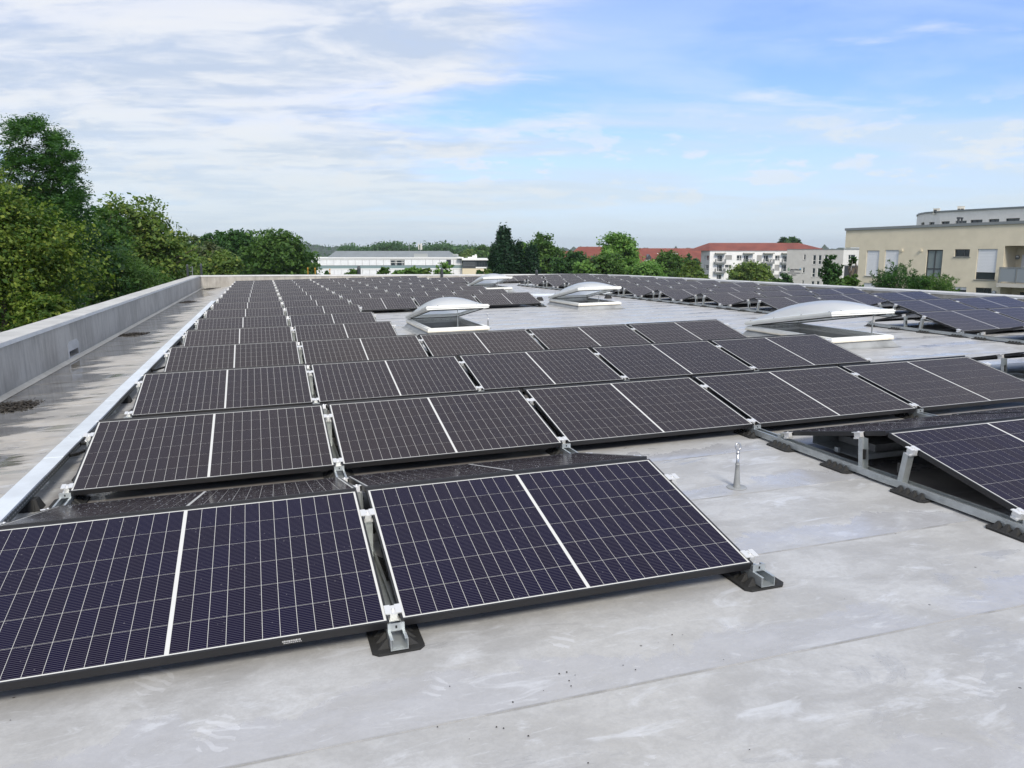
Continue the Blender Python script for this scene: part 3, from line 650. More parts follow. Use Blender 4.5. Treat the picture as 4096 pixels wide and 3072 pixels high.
# ------------------------------------------------------------ skylights
def skylight(i, x0, x1, y0, y1, lab):
    z = roofz((x0+x1)/2, (y0+y1)/2); h = .19; t = thing('skylight', lab, 'skylight', ROOF @ T(x0, y0, z), 'open dome skylights along the walkway')
    w, d = x1-x0, y1-y0; fl = .09
    mb = MB()
    base = [(-fl, -fl), (w+fl, -fl), (w+fl, d+fl), (-fl, d+fl)]; top = [(-.015, -.015), (w+.015, -.015), (w+.015, d+.015), (-.015, d+.015)]
    skirt = [(-fl-.06, -fl-.06), (w+fl+.06, -fl-.06), (w+fl+.06, d+fl+.06), (-fl-.06, d+fl+.06)]
    for k in range(4):
        a, b = k, (k+1) % 4
        mb.quad((*skirt[a], .003), (*skirt[b], .003), (*base[b], .02), (*base[a], .02)); mb.quad((*base[a], .02), (*base[b], .02), (*top[b], h-.07), (*top[a], h-.07))
    obj('curb_flashing', mb.mesh('curb_flashing', M['curb']), t)
    def ring(o, i_, za, zb_, m_, name, par=t):
        mb = MB()
        mb.box(-o, w+o, -o, -i_, za, zb_); mb.box(-o, w+o, d+i_, d+o, za, zb_); mb.box(-o, -i_, -i_, d+i_, za, zb_); mb.box(w+i_, w+o, -i_, d+i_, za, zb_)
        return obj(name, mb.mesh(name, m_), par)
    fr = ring(.045, -.045, h-.07, h-.012, M['white'], 'curb_frame')
    ring(.052, .045, h-.074, h-.052, M['cream'], 'frame_trim', fr); ring(.022, -.045, h-.012, h, M['white'], 'frame_step', fr)
    mb = MB()
    for k in range(5):
        xx_ = w*(k+.5)/5; mb.lathe([(0, .004), (.008, .004), (.008, 0)], (0, 0, 0), 6)
        for q_ in range(len(mb.v)-18, len(mb.v)): a = mb.v[q_]; mb.v[q_] = (xx_+a[0], -.0455-a[2], h-.058+a[1])
    obj('frame_screws', mb.mesh('frame_screws', M['zinc']), fr)
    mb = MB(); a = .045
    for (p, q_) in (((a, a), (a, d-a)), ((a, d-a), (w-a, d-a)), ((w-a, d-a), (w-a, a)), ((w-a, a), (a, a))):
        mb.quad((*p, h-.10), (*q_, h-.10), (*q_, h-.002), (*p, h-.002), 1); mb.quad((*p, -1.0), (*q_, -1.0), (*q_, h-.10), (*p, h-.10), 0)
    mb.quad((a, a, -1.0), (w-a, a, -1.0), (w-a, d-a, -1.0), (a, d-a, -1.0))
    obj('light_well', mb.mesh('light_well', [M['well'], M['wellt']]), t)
    # lid hinged at the back
    ang = math.asin(.345/(d+.05))
    L = Matrix.Translation((0, d+.045, h+.006)) @ RX(-ang) @ Matrix.Translation((0, -d-.045, 0))
    lo = obj('lid_frame', None, t, L); lo.name = 'lid'
    mb = MB(); o = .05
    for (o1, i1, z0, z1) in ((.050, -.035, 0, .028), (.062, -.01, .028, .052), (.045, -.02, .052, .072)):
        mb.box(-o1, w+o1, -o1, -i1, z0, z1); mb.box(-o1, w+o1, d+i1, d+o1, z0, z1); mb.box(-o1, -i1, -i1, d+i1, z0, z1); mb.box(w+i1, w+o1, -i1, d+i1, z0, z1)
    obj('lid_frame', mb.mesh('lid_frame', M['white']), lo)
    mb = MB(); n1_, n2_ = 20, 30; hh = .25
    for a_ in range(n1_+1):
        for b_ in range(n2_+1):
            u_, v_ = a_/n1_*2-1, b_/n2_*2-1
            e = (1-abs(u_)**2.2)*(1-abs(v_)**2.4); fz = hh*(max(0, e)**.78)
            mb.v.append((w/2+(w/2+.012)*u_, d/2+(d/2+.012)*v_, .0725+fz))
    for a_ in range(n1_):
        for b_ in range(n2_): k_ = a_*(n2_+1)+b_; mb.f.append((k_, k_+n2_+1, k_+n2_+2, k_+1)); mb.mi.append(0)
    obj('dome', mb.mesh('dome', M['dome'], True), lo)
    mb = MB()
    for yy_ in (.06, d*.33, d*.66, d-.06):
        for xx_ in (.0, w): mb.lathe([(0, .016), (.011, .016), (.013, 0)], (xx_, yy_, .072), 8)
    for xx_ in (.18, w-.18): mb.lathe([(0, .016), (.011, .016), (.013, 0)], (xx_, -.0, .072), 8)
    obj('lid_screws', mb.mesh('lid_screws', M['zinc']), lo)
    mb = MB(); a = .04
    for (p, q_) in (((a, a), (a, d-a)), ((a, d-a), (w-a, d-a)), ((w-a, d-a), (w-a, a)), ((w-a, a), (a, a))): mb.quad((*p, -.018), (*q_, -.018), (*q_, .0), (*p, .0))
    obj('seal', mb.mesh('seal', M['black']), lo)
    sx = w*.72 if i == 2 else w*.5
    mb = MB(); mb.tube([(sx, .06, h-.30), (sx, .045, h+.17)], .012, 8); mb.tube([(sx, .045, h+.17), (sx, .03, h+.345)], .0075, 8); mb.box(sx-.02, sx+.02, .0, .05, h+.335, h+.36)
    obj('opener_strut', mb.mesh('opener_strut', M['zinc']), t)
SL = ['white dome skylight propped open, nearest one, left of the walkway behind the panels', 'white dome skylight propped open in the middle beside the black rubber blocks', 'largest white dome skylight propped open, at right behind the second panel row', 'white dome skylight propped open, smallest and farthest, by the far parapet']
for i, s in enumerate(SKY): skylight(i, *s, SL[i])

# ------------------------------------------------------------ fall arrest anchors
def anchor(x, y, h, lab, cover):
    t = thing('roof_anchor', lab, 'anchor post', ROOF @ T(x, y, roofz(x, y)+.004), 'fall arrest anchor posts')
    mb = MB(); mb.lathe([(0, .004), (.066, .003), (.07, 0)], seg=28); obj('flange', mb.mesh('flange', M['curb']), t)
    mb = MB(); mb.lathe([(.027, .004), (.024, .02), (.020, .06), (.016, .12), (.0135, .158), (.016, .160), (.016, .172), (.0, .172)], seg=18); obj('sleeve', mb.mesh('sleeve', M['curb'], True), t)
    mb = MB(); mb.lathe([(.0105, .165), (.0105, .248), (.0, .248)], seg=14); mb.lathe([(.014, .243), (.014, .262), (0, .262)], seg=6); obj('stem', mb.mesh('stem', M['steel'], True), t)
    mb = MB(); R1, rr = .019, .0055
    path = [(0, 0, 0)]*0+[(R1*math.cos(a), R1*.25*math.sin(a), .292+R1*1.25*math.sin(a)) for a in [2*math.pi*k/22 for k in range(23)]]
    mb.tube(path, rr, 8, cap=False); obj('eye_ring', mb.mesh('eye_ring', M['steel'], True), t)
anchor(4.40, 1.37, .32, 'steel eye bolt anchor with grey cone sleeve standing between the near panel tents', False)
anchor(5.86, 12.75, .32, 'small faint eye anchor beside the nearest skylight', False)

# ------------------------------------------------------------ wet leaf debris in the gutter strip
for i, (x, y, sx, sy, n) in enumerate([(-1.50, 6.95, .26, .36, 900), (-1.47, 15.5, .30, .32, 900), (-1.40, 27.9, .30, .45, 600), (-1.30, 39.6, .50, .35, 500)]):
    c_ = RNG.normal(size=(n, 2)); c_ = c_[np.abs(c_).max(1) < 1.8]; mb = MB()
    for u_, v_ in c_:
        hz_ = .045*math.exp(-(u_*u_+v_*v_)*.9); px_, py_ = x+u_*sx*.55, y+v_*sy*.55
        if px_ < XL+.03: continue
        s = random.uniform(.012, .035); a = random.random()*6.28; zc = roofz(px_, py_)+random.random()*hz_+.003; tl = random.uniform(-.01, .01)
        p = [(px_+s*math.cos(a+k*1.57)*(1 if k % 2 else .55), py_+s*math.sin(a+k*1.57)*(1 if k % 2 else .55), zc+tl*(k-1.5)) for k in range(4)]
        mb.quad(*p)
    for k in range(30):
        u_, v_ = random.gauss(0, .5), random.gauss(0, .5); a = random.random()*3; l = random.uniform(.03, .09); zc = roofz(x, y)+.03*math.exp(-u_*u_-v_*v_)+.006
        if x+u_*sx-.09 < XL: continue
        mb.tube([(x+u_*sx, y+v_*sy, zc), (x+u_*sx+l*math.cos(a), y+v_*sy+l*math.sin(a), zc+.008)], .0025, 4)
    o = obj('leaf_debris', mb.mesh('leaf_debris', M['mud']), None, ROOF); tag(o, ['dark wet leaf pile by the left parapet, nearest the viewer', 'dark wet leaf pile beyond the overflow opening', 'thin dark leaf pile far along the gutter strip', 'dark leaf pile in the far parapet corner'][i], 'leaf pile', 'leaf piles in the gutter strip'); kind(o, 'stuff')
# loose crumbs on the bare roof in front
mb = MB()
for k in range(34):
    if k < 16: cx, cy = random.choice([(2.0, -.72), (2.4, -.52), (1.0, -.62), (3.1, -.35)]); x, y = random.gauss(cx, .12), random.gauss(cy, .05)
    else: x, y = random.uniform(0, 6), random.uniform(-1.6, .0)
    s = random.uniform(.001, .0032); z = roofz(x, y)+.005
    mb.hexa([(x-s, y-s, z), (x+s, y-s, z), (x+s, y+s, z), (x-s, y+s, z)], [(x-s*.4, y-s*.3, z+s), (x+s*.5, y-s*.4, z+s), (x+s*.3, y+s*.6, z+s), (x-s*.5, y+s*.4, z+s)])
o = obj('roof_crumbs', mb.mesh('roof_crumbs', M['mud']), None, ROOF); tag(o, 'scattered dark crumbs of dirt on the bare grey roof in front', 'dirt crumbs'); kind(o, 'stuff')

# ------------------------------------------------------------ things just outside the parapets
GZ = -12.6
def pipe_hoop(px, py_top, zd, wpx, lab, hpx=90, color='anth'):
    p = far(px, py_top, zd); w = wpx/FPX*zd; mb = MB()
    h = hpx/FPX*zd; rr = w/2
    mb.tube([(p[0], p[1], p[2]-h)]+[(p[0], p[1], p[2]-rr)]+[(p[0]-.0, p[1]+rr*(1-math.cos(a)), p[2]-rr+rr*math.sin(a)) for a in [math.pi*k/8 for k in range(1, 9)]]+[(p[0], p[1]+2*rr, p[2]-h)], rr*.92, 12)
    return mb
lad = thing('roof_ladder', 'dark grey access ladder rising behind the left parapet near the corner', 'ladder')
for px, pt in ((748, 1061), (803, 1058)):
    mb = pipe_hoop(px, pt, 41.5, 9, '', 150); obj('side_rail', mb.mesh('side_rail', M['anth']), lad)
a, b = far(762, 1066, 41.5), far(762, 1120, 41.5)
mb = MB()
for k in range(4):
    q_ = a+(b-a)*(k/3.2)+np.array([0, 0, -.05]); mb.tube([(q_[0]-.02, q_[1], q_[2]), (q_[0]+.06, q_[1]+.25, q_[2]+.02)], .016, 6)
mb.tube([tuple(a+np.array([.07, .2, 0])), tuple(b+np.array([.07, .2, -.5]))], .025, 8)
obj('rungs', mb.mesh('rungs', M['zinc']), lad)
for i, (px, pt, w) in enumerate([(1436, 1069, 14), (1768, 1076, 10), (2148, 1083, 9)]):
    mb = pipe_hoop(px, pt, 43.5, w, '', 70)
    tag(obj('vent_pipe', mb.mesh('vent_pipe', M['anth']), None), ['thick dark bent pipe standing up behind the far parapet, left of three', 'dark pipe end behind the far parapet, middle one', 'pale grey pipe end behind the far parapet by the dark poplars'][i], 'pipe', 'pipe ends behind the far parapet')
orange = mat('orange_pole', (.55, .27, .03), .5)
for i, (px, pt) in enumerate([(1231, 1071), (1260, 1072), (1319, 1076)]):
    p = far(px, pt, 60); mb = MB(); mb.tube([(p[0], p[1], GZ), tuple(p)], .03, 8); mb.lathe([(.05, -.1), (.05, 0), (0, .03)], tuple(p), 8)
    tag(obj('marker_pole', mb.mesh('marker_pole', orange), None), f'thin orange pole beyond the far parapet, {ORD[i]} from left', 'pole', 'orange poles beyond the far parapet')

# ------------------------------------------------------------ ground
gm = mat('ground_green', (.07, .09, .05), .9, noise=(.03, .4))
mb = MB(); mb.quad((-6000, -6000, GZ), (6000, -6000, GZ), (6000, 6000, GZ), (-6000, 6000, GZ)); kind(obj('ground', mb.mesh('ground', gm), None), 'structure')

# ------------------------------------------------------------ trees
def quadmesh(name, V, material):
    n = len(V)//4; me = bpy.data.meshes.new(name)
    me.vertices.add(len(V)); me.vertices.foreach_set('co', V.astype(np.float32).ravel())
    me.loops.add(len(V)); me.loops.foreach_set('vertex_index', np.arange(len(V), dtype=np.int32))
    me.polygons.add(n); me.polygons.foreach_set('loop_start', np.arange(0, len(V), 4, dtype=np.int32)); me.polygons.foreach_set('loop_total', np.full(n, 4, dtype=np.int32))
    me.materials.append(material); me.update(); me.validate(); return me
def unit(v): return v/np.maximum(1e-9, np.linalg.norm(v, axis=-1, keepdims=True))
def leaves(centres, per, spread, size, rng, outward=None, droop=0., aspect=.6):
    n = len(centres)*per; c = np.repeat(centres, per, 0)
    off = rng.normal(size=(n, 3))*np.repeat(spread, per, 0) if np.ndim(spread) > 1 else rng.normal(size=(n, 3))*np.array(spread)
    p = c+off; nrm = unit(rng.normal(size=(n, 3))*.75+np.array([0, 0, .75])+(0 if outward is None else np.repeat(outward, per, 0)*.45))
    a = unit(np.cross(nrm, rng.normal(size=(n, 3)))); b = np.cross(nrm, a)
    s = size*np.clip(np.exp(rng.normal(size=(n, 1))*.36), .4, 2.2)*np.repeat(rng.uniform(.75, 1.3, (len(centres), 1)), per, 0); a = a*s*.5; b = b*s*.5*aspect
    if droop: a[:, 2] -= droop*np.abs(s[:, 0])
    V = np.stack([p-a, p-b*1.0, p+a, p+b*1.0], 1); return V.reshape(-1, 3)
def crown_pts(c, rad, lobes, nclump, rng, flat=.85, inner=.25):
    """clump centres on the skins of several overlapping lobes, uneven outline"""
    c = np.array(c); rad = np.array(rad); L = unit(rng.normal(size=(lobes, 3))); L[:, 2] = np.abs(L[:, 2])*1.1-.25
    lc = c+L*rad*rng.uniform(.35, .72, (lobes, 1)); lr = rng.uniform(.30, .52, lobes)
    pick = rng.integers(0, lobes, nclump); d = unit(rng.normal(size=(nclump, 3)))
    sh = np.where(rng.random(nclump) < inner, rng.uniform(.1, .8, nclump), rng.uniform(.82, 1.12, nclump))
    pts = lc[pick]+d*rad*(lr[pick]*sh)[:, None]*np.array([1, 1, flat]); return pts, unit(pts-c)
LEAF = dict(
    locust=leaf_mat('leaf_locust', (0.033, 0.090, 0.028), (0.070, 0.153, 0.040), (0.108, 0.216, 0.049)),
    maple=leaf_mat('leaf_maple_yellow', (0.049, 0.102, 0.017), (0.145, 0.203, 0.029), (0.252, 0.290, 0.053)),
    green=leaf_mat('leaf_green', (0.044, 0.102, 0.021), (0.082, 0.157, 0.032), (0.126, 0.209, 0.047)),
    olive=leaf_mat('leaf_olive', (0.076, 0.135, 0.032), (0.139, 0.206, 0.043), (0.240, 0.269, 0.057)),
    dark=leaf_mat('leaf_dark', (0.028, 0.075, 0.023), (0.053, 0.126, 0.032), (0.088, 0.180, 0.043)),
    brown=leaf_mat('leaf_brownish', (0.070, 0.099, 0.045), (0.108, 0.135, 0.060), (0.151, 0.161, 0.071)),
    poplar=leaf_mat('leaf_poplar', (0.013, 0.039, 0.020), (0.022, 0.063, 0.028), (0.045, 0.099, 0.043)),
    light=leaf_mat('leaf_light', (0.095, 0.198, 0.043), (0.151, 0.278, 0.064), (0.240, 0.360, 0.085)),
    farw=leaf_mat('leaf_far', (0.050, 0.108, 0.049), (0.076, 0.153, 0.064), (0.101, 0.180, 0.071)))
GROUPT = 'trees around the building'
def tree(px, py_top, zd, wpx, leaf, lab, name='broadleaf_tree', hpx=None, n=260, per=60, size=.14, lobes=12, seed=0, trunk=True, aspect=.6, flat=.85, cat='tree', shape=None, spread=None, limbs=7):
    rng = np.random.default_rng(seed+int(px)+1000); top = far(px, py_top, zd); rx = wpx/2/FPX*zd*(1. if shape else 1.22); hz_ = (hpx or wpx)/2/FPX*zd*(1. if shape else 1.08)
    c = np.array([top[0], top[1], top[2]-hz_]); ry = rx
    root = thing(name, lab, cat, T(c[0], c[1], GZ), GROUPT); loc = np.array([c[0], c[1], GZ])
    if shape == 'column':
        k = rng.random(n); a = rng.random(n)*6.283; rr = rx*np.sqrt(np.clip(np.sin(np.pi*(k*.66+.28)), .0, 1))*rng.uniform(.75, 1.1, n)*(.82+.18*np.sin(a*3+k*9))
        pts = np.stack([c[0]+rr*np.cos(a), c[1]+rr*np.sin(a), c[2]-hz_+2*hz_*k], 1); ow = np.stack([np.cos(a), np.sin(a), a*0+.9], 1)
        sp = spread or (rx*.13, rx*.13, rx*.34)
    else:
        pts, ow = crown_pts(c, (rx, ry, hz_), lobes, n, rng, flat); sp = spread or (rx*.085, rx*.085, rx*.055)
        pts[:, 2] += top[2]-np.percentile(pts[:, 2], 99.3); pts[:, 2] = np.minimum(pts[:, 2], top[2]+.03*hz_)
    V = leaves(pts-loc, per, sp, size, rng, ow, aspect=aspect)
    obj('crown', quadmesh('crown', V, LEAF[leaf]), root)
    mb = MB(); base = Vector((0, 0, 0)); cz = float(c[2]-loc[2]); r0_ = max(.12, rx*.06)
    fork = cz-hz_*.55
    mb.tube([(0, 0, 0), (.05, .05, fork*.5), (0, 0, fork), (.1, 0, cz)], [r0_*1.3, r0_, r0_*.8, r0_*.35], 8)
    for k in range(limbs):
        e = pts[rng.integers(0, len(pts))]-loc; s = Vector((0, 0, lerp(fork*.9, cz, rng.random()*.8))); e = Vector(e); m_ = s.lerp(e, .5)+Vector((rng.normal()*.2, rng.normal()*.2, rx*.10))
        mb.tube([s, m_, e], [r0_*.45, r0_*.25, r0_*.08], 6)
    obj('trunk', mb.mesh('trunk', M['bark']), root)
    return root
# left side, from the viewer outward
def locust():
    rng = np.random.default_rng(5); zd = 30; root = None
    c = far(-190, 900, zd); loc = np.array([c[0], c[1], GZ]); root = thing('locust_tree', 'tall dark feathery tree at the left edge rising highest above the parapet', 'tree', T(*loc), GROUPT)
    pts = []; ow = []
    mb = MB(); mb.tube([(0, 0, 0), (.1, 0, 8), (.0, .2, 13), (.3, 0, 18.)], [.35, .28, .18, .05], 8)
    sprays = []
    for k in range(34):
        h = rng.uniform(8.5, 18.2); az = rng.random()*6.283; ln = 4.9*math.sqrt(max(.05, 1-((h-12.2)/7.2)**2))*rng.uniform(.75, 1.08)
        e = np.array([ln*math.cos(az), ln*math.sin(az), h+rng.uniform(.2, 1.2)]); s = np.array([.1, .1, h-2.0])
        mid = (s+e)/2+np.array([0, 0, .5]); mb.tube([tuple(s), tuple(mid), tuple(e)], [.09, .05, .012], 5)
        for q_ in range(46):
            t_ = rng.uniform(.35, 1.04); p = s*(1-t_)**2+2*mid*t_*(1-t_)+e*t_*t_+rng.normal(size=3)*np.array([.55, .55, .30]); sprays.append(p)
    for nm, px, py, r_ in (('a', 60, 520, 40), ('b', 130, 500, 32), ('c', 215, 560, 45), ('d', 255, 700, 55), ('e', 295, 780, 30), ('f', 275, 620, 24), ('g', 180, 640, 60), ('h', 60, 640, 80), ('i', 240, 850, 60), ('j', 120, 800, 110)):
        for q_ in range(int(r_*2.2)):
            zz2 = zd+rng.normal()*1.0; p = far(px+rng.normal()*r_*.55, py+rng.normal()*r_*.5, zz2)-loc; sprays.append(p)
        e = far(px, py, zd)-loc; mb.tube([(0, 0, 11.), tuple((np.array([0, 0, 11.])+e)/2+np.array([0, 0, .6])), tuple(e)], [.10, .05, .015], 5)
    S = np.array(sprays); n = len(S); d = unit(rng.normal(size=(n, 3))*np.array([1, 1, .25])+unit(S*np.array([1, 1, 0]))*1.0)
    V = []
    for sgn in range(34):    # leaflets strung along each spray
        t_ = (rng.random((n, 1))-.3)*.62; p = S+d*t_+rng.normal(size=(n, 3))*.05; p[:, 2] -= (t_[:, 0]**2)*.5
        side = unit(np.cross(d, np.array([0, 0, 1.]))+rng.normal(size=(n, 3))*.3)*np.where(rng.random((n, 1)) < .5, 1, -1); a = side*.085; b = d*.022+rng.normal(size=(n, 3))*.008
        p = p+side*.05; V.append(np.stack([p-a*.9, p-b, p+a*.9, p+b], 1))
    V = np.concatenate(V).reshape(-1, 3)
    obj('crown', quadmesh('crown', V, LEAF['locust']), root); obj('trunk', mb.mesh('trunk', M['bark']), root)
locust()
tree(-60, 700, 21, 600, 'maple', 'yellow-green maple in front of the feathery tree at the left edge', 'maple_tree', hpx=900, n=2000, per=40, size=.085, lobes=34, seed=1)
tree(120, 760, 33, 560, 'dark', 'dark leafy tree between the yellow-green maple and the parapet', hpx=760, n=900, per=40, size=.15, lobes=20, seed=2)
tree(30, 1090, 25, 420, 'dark', 'dark undergrowth tree below the yellow-green maple', hpx=420, n=520, per=38, size=.14, lobes=14, seed=32)
tree(170, 1190, 20, 260, 'maple', 'low yellow-green branches close above the left parapet', 'maple_tree', hpx=420, n=420, per=36, size=.09, lobes=14, seed=31)
tree(525, 808, 46, 370, 'olive', 'tree with open crown and visible branches left of the parapet corner', hpx=520, n=760, per=34, size=.20, lobes=22, seed=3, limbs=22)
tree(345, 850, 40, 260, 'green', 'mid green tree squeezed between feathery tree and open crowned tree', hpx=520, n=420, per=36, size=.17, lobes=12, seed=4)
tree(490, 1010, 36, 320, 'green', 'bright green feathery shrub tree leaning over the left parapet', hpx=480, n=600, per=40, size=.12, lobes=16, seed=5, aspect=.3)
tree(680, 950, 52, 230, 'olive', 'olive tree with orange tinged leaves beside the ladder', hpx=380, n=420, per=38, size=.18, lobes=12, seed=6)
tree(625, 1060, 48, 190, 'olive', 'small ochre green tree low behind the left parapet', hpx=300, n=300, per=38, size=.14, lobes=10, seed=61)
tree(790, 960, 62, 210, 'brown', 'brownish purple tree behind the ladder', hpx=330, n=340, per=40, size=.24, lobes=12, seed=7)
tree(850, 938, 95, 150, 'dark', 'dark round tree top behind the brownish tree', hpx=220, n=260, per=40, size=.34, lobes=10, seed=8)
tree(880, 1010, 60, 190, 'olive', 'yellowish green tree right of the ladder above the parapet corner', hpx=240, n=300, per=40, size=.20, lobes=12, seed=9)
tree(985, 936, 82, 190, 'dark', 'lush tree left half of the pair before the wooded hill', hpx=320, n=460, per=44, size=.27, lobes=14, seed=10)
tree(1105, 930, 78, 220, 'green', 'lush green tree right half of the pair before the wooded hill', hpx=330, n=560, per=44, size=.26, lobes=16, seed=11)
tree(430, 930, 60, 200, 'green', 'green tree filling the gap behind the open crowned tree', hpx=420, n=260, per=36, size=.25, lobes=10, seed=12)
tree(1215, 1030, 120, 130, 'dark', 'low dark trees beside the left end of the white office', hpx=160, n=180, per=34, size=.4, lobes=10, seed=13)
# low tops just beyond the far parapet
for i, (px, pt, w, lf) in enumerate([(1310, 1086, 20, 'dark'), (1422, 1080, 70, 'green'), (1540, 1071, 48, 'green'), (1580, 1088, 40, 'dark'), (1640, 1068, 50, 'light'), (1600, 1084, 60, 'light'), (1675, 1076, 36, 'light'), (1708, 1076, 40, 'olive'), (1775, 1054, 80, 'light'), (1920, 1082, 26, 'dark'), (1955, 1078, 30, 'olive')]):
    tree(px, pt, 66, w, lf, f'small tree top peeking over the far parapet, {ORD[i]} from left', 'young_tree', hpx=w*1.3, n=46, per=30, size=.16, lobes=7, seed=40+i, limbs=3)
# middle
tree(2014, 930, 90, 80, 'poplar', 'tall narrow dark poplar, highest of the dark columns', 'poplar_tree', hpx=260, n=560, per=40, size=.24, shape='column', seed=14)
tree(1985, 990, 88, 64, 'poplar', 'dark column tree hugging the left of the tallest poplar', 'poplar_tree', hpx=200, n=260, per=36, size=.24, shape='column', seed=142)
tree(2062, 985, 92, 84, 'poplar', 'middle dark column tree right of the tallest poplar', 'poplar_tree', hpx=210, n=320, per=38, size=.24, shape='column', seed=15)
tree(2124, 1000, 92, 74, 'poplar', 'lowest dark column tree by the pale pipe end', 'poplar_tree', hpx=180, n=280, per=38, size=.24, shape='column', seed=16)
tree(2165, 946, 120, 180, 'green', 'large round green tree right of the dark poplars', hpx=300, n=620, per=44, size=.36, lobes=18, seed=17)
tree(2090, 975, 125, 90, 'light', 'pale green tree peeking between the poplars and the round tree', hpx=180, n=160, per=36, size=.36, lobes=8, seed=171)
tree(1935, 985, 330, 120, 'green', 'green tree behind the right end of the white office', hpx=120, n=260, per=36, size=.8, lobes=9, seed=18)
tree(1872, 1003, 330, 90, 'olive', 'olive green tree behind the white office beside the tower', hpx=90, n=160, per=34, size=.8, lobes=8, seed=19)
tree(2290, 1016, 105, 150, 'dark', 'dark spreading tree in front of the big red hip roof', hpx=170, n=260, per=40, size=.3, lobes=12, seed=20)
tree(2335, 1046, 80, 75, 'light', 'pale yellowish shrub top in front of the dark spreading tree', hpx=110, n=120, per=34, size=.22, lobes=8, seed=21)
tree(2480, 945, 95, 180, 'light', 'light green tree with loose top crossing the red roofs', hpx=330, n=620, per=42, size=.28, lobes=16, seed=22, limbs=14)
tree(2420, 1025, 90, 170, 'green', 'broad green foliage at the left foot of the loose topped tree', hpx=190, n=300, per=40, size=.26, lobes=12, seed=23)
tree(2590, 1055, 90, 180, 'light', 'low bright green tree before the long red roof', hpx=150, n=280, per=40, size=.26, lobes=12, seed=24)
tree(2690, 1014, 110, 170, 'green', 'rounded green tree before the right end of the long red roof', hpx=220, n=380, per=42, size=.3, lobes=13, seed=25)
tree(2775, 1050, 100, 110, 'olive', 'olive tree left of the white apartment house', hpx=160, n=240, per=38, size=.27, lobes=10, seed=26)
tree(2765, 1020, 150, 60, 'dark', 'thin dark treetop against the red roof left of the apartment house', hpx=90, n=80, per=34, size=.34, lobes=6, seed=261)
tree(2998, 1056, 120, 140, 'olive', 'round tree with pale fruit in front of the white apartment house', hpx=160, n=420, per=40, size=.30, lobes=14, seed=27)
tree(3142, 1098, 140, 60, 'dark', 'garden shrub at the corner of the grey signed building', 'garden_shrub', hpx=90, n=90, per=30, size=.3, lobes=6, seed=28, cat='shrub')
tree(3095, 1108, 140, 60, 'green', 'garden shrub in front of the apartment terraces', 'garden_shrub', hpx=70, n=70, per=30, size=.3, lobes=6, seed=281, cat='shrub')
tree(3150, 953, 300, 84, 'dark', 'single dark tree top above the right end of the apartment roof', hpx=110, n=260, per=34, size=.7, lobes=9, seed=29)
tree(3335, 1028, 52, 84, 'dark', 'slender dark tree before the grey signed building', hpx=270, n=210, per=30, size=.16, lobes=11, seed=30)
tree(3395, 1105, 50, 90, 'green', 'low green tree under the corner balcony', hpx=120, n=150, per=32, size=.16, lobes=8, seed=301)
tree(3412, 1030, 56, 30, 'dark', 'wisp of dark branches beside the corner balcony', hpx=70, n=30, per=22, size=.15, lobes=5, seed=302)
def spear_tree(px, py_top, zd, wpx, hpx, leaf, lab, seed, n):
    rng = np.random.default_rng(seed); top = far(px, py_top, zd); rx = wpx/2/FPX*zd; hz_ = hpx/2/FPX*zd; c = np.array([top[0], top[1], top[2]-hz_]); loc = np.array([c[0], c[1], GZ])
    root = thing('ash_tree', lab, 'tree', T(*loc), GROUPT); pts, ow = crown_pts(c, (rx, rx, hz_), 15, n, rng, .9, .35)
    d = unit(ow+rng.normal(size=(n, 3))*.5); V = []
    for k in range(26):
        t_ = (k/26)*.42; p = pts+d*t_; side = unit(np.cross(d, rng.normal(size=(n, 3)))); a = (side*.7+d*.5)*.12; b = np.cross(unit(a), unit(rng.normal(size=(n, 3))+np.array([0, 0, 1.])))*.026
        p = p+a*.8; V.append(np.stack([p-a, p-b, p+a, p+b], 1))
    V = np.concatenate(V).reshape(-1, 3)-loc; obj('crown', quadmesh('crown', V, LEAF[leaf]), root)
    mb = MB(); mb.tube([(0, 0, 0), (0, 0, float(c[2]-loc[2]))], [.16, .05], 7)
    for k in range(26):
        e = pts[rng.integers(0, n)]-loc; mb.tube([(0, 0, float(c[2]-loc[2]-hz_*1.2)), tuple(e*np.array([.5, .5, 1])-np.array([0, 0, .3])), tuple(e)], [.04, .02, .008], 5)
    obj('trunk', mb.mesh('trunk', M['bark']), root)
spear_tree(3605, 1045, 44, 210, 210, 'dark', 'green tree with long narrow leaves before the beige house, left and taller', 71, 330)
spear_tree(3745, 1080, 44, 200, 200, 'green', 'green tree with long narrow leaves before the beige house, right and lower', 72, 330)
# far tree line behind the white office and woods
rng = np.random.default_rng(3)
def woods(name, spans, zd, leaf, lab, dens, size):
    pts = []; 
    for (pa, ya, pb, yb) in spans:
        for k in range(dens):
            t_ = rng.random(); px = lerp(pa, pb, t_); py = lerp(ya, yb, t_)+6+rng.random()**1.6*38+3*math.sin(px*.11)+2*math.sin(px*.31); pts.append(far(px, py, zd*rng.uniform(.97, 1.05)))
    V = leaves(np.array(pts), 26, (size*1.9, size*1.9, size*1.3), size, rng); o = obj(name, quadmesh(name, V, LEAF[leaf]), None); tag(o, lab, 'woods'); kind(o, 'stuff')
woods('far_woods', [(1370, 994, 1400, 988), (1405, 996, 1500, 996), (1500, 984, 1560, 982), (1545, 984, 1640, 990), (1640, 996, 1700, 1000), (1695, 990, 1740, 992), (1740, 986, 1800, 984), (1800, 996, 1840, 1002), (1830, 992, 1915, 988), (1560, 984, 1600, 984)], 420, 'farw', 'distant belt of trees showing above the office roof', 170, .95)

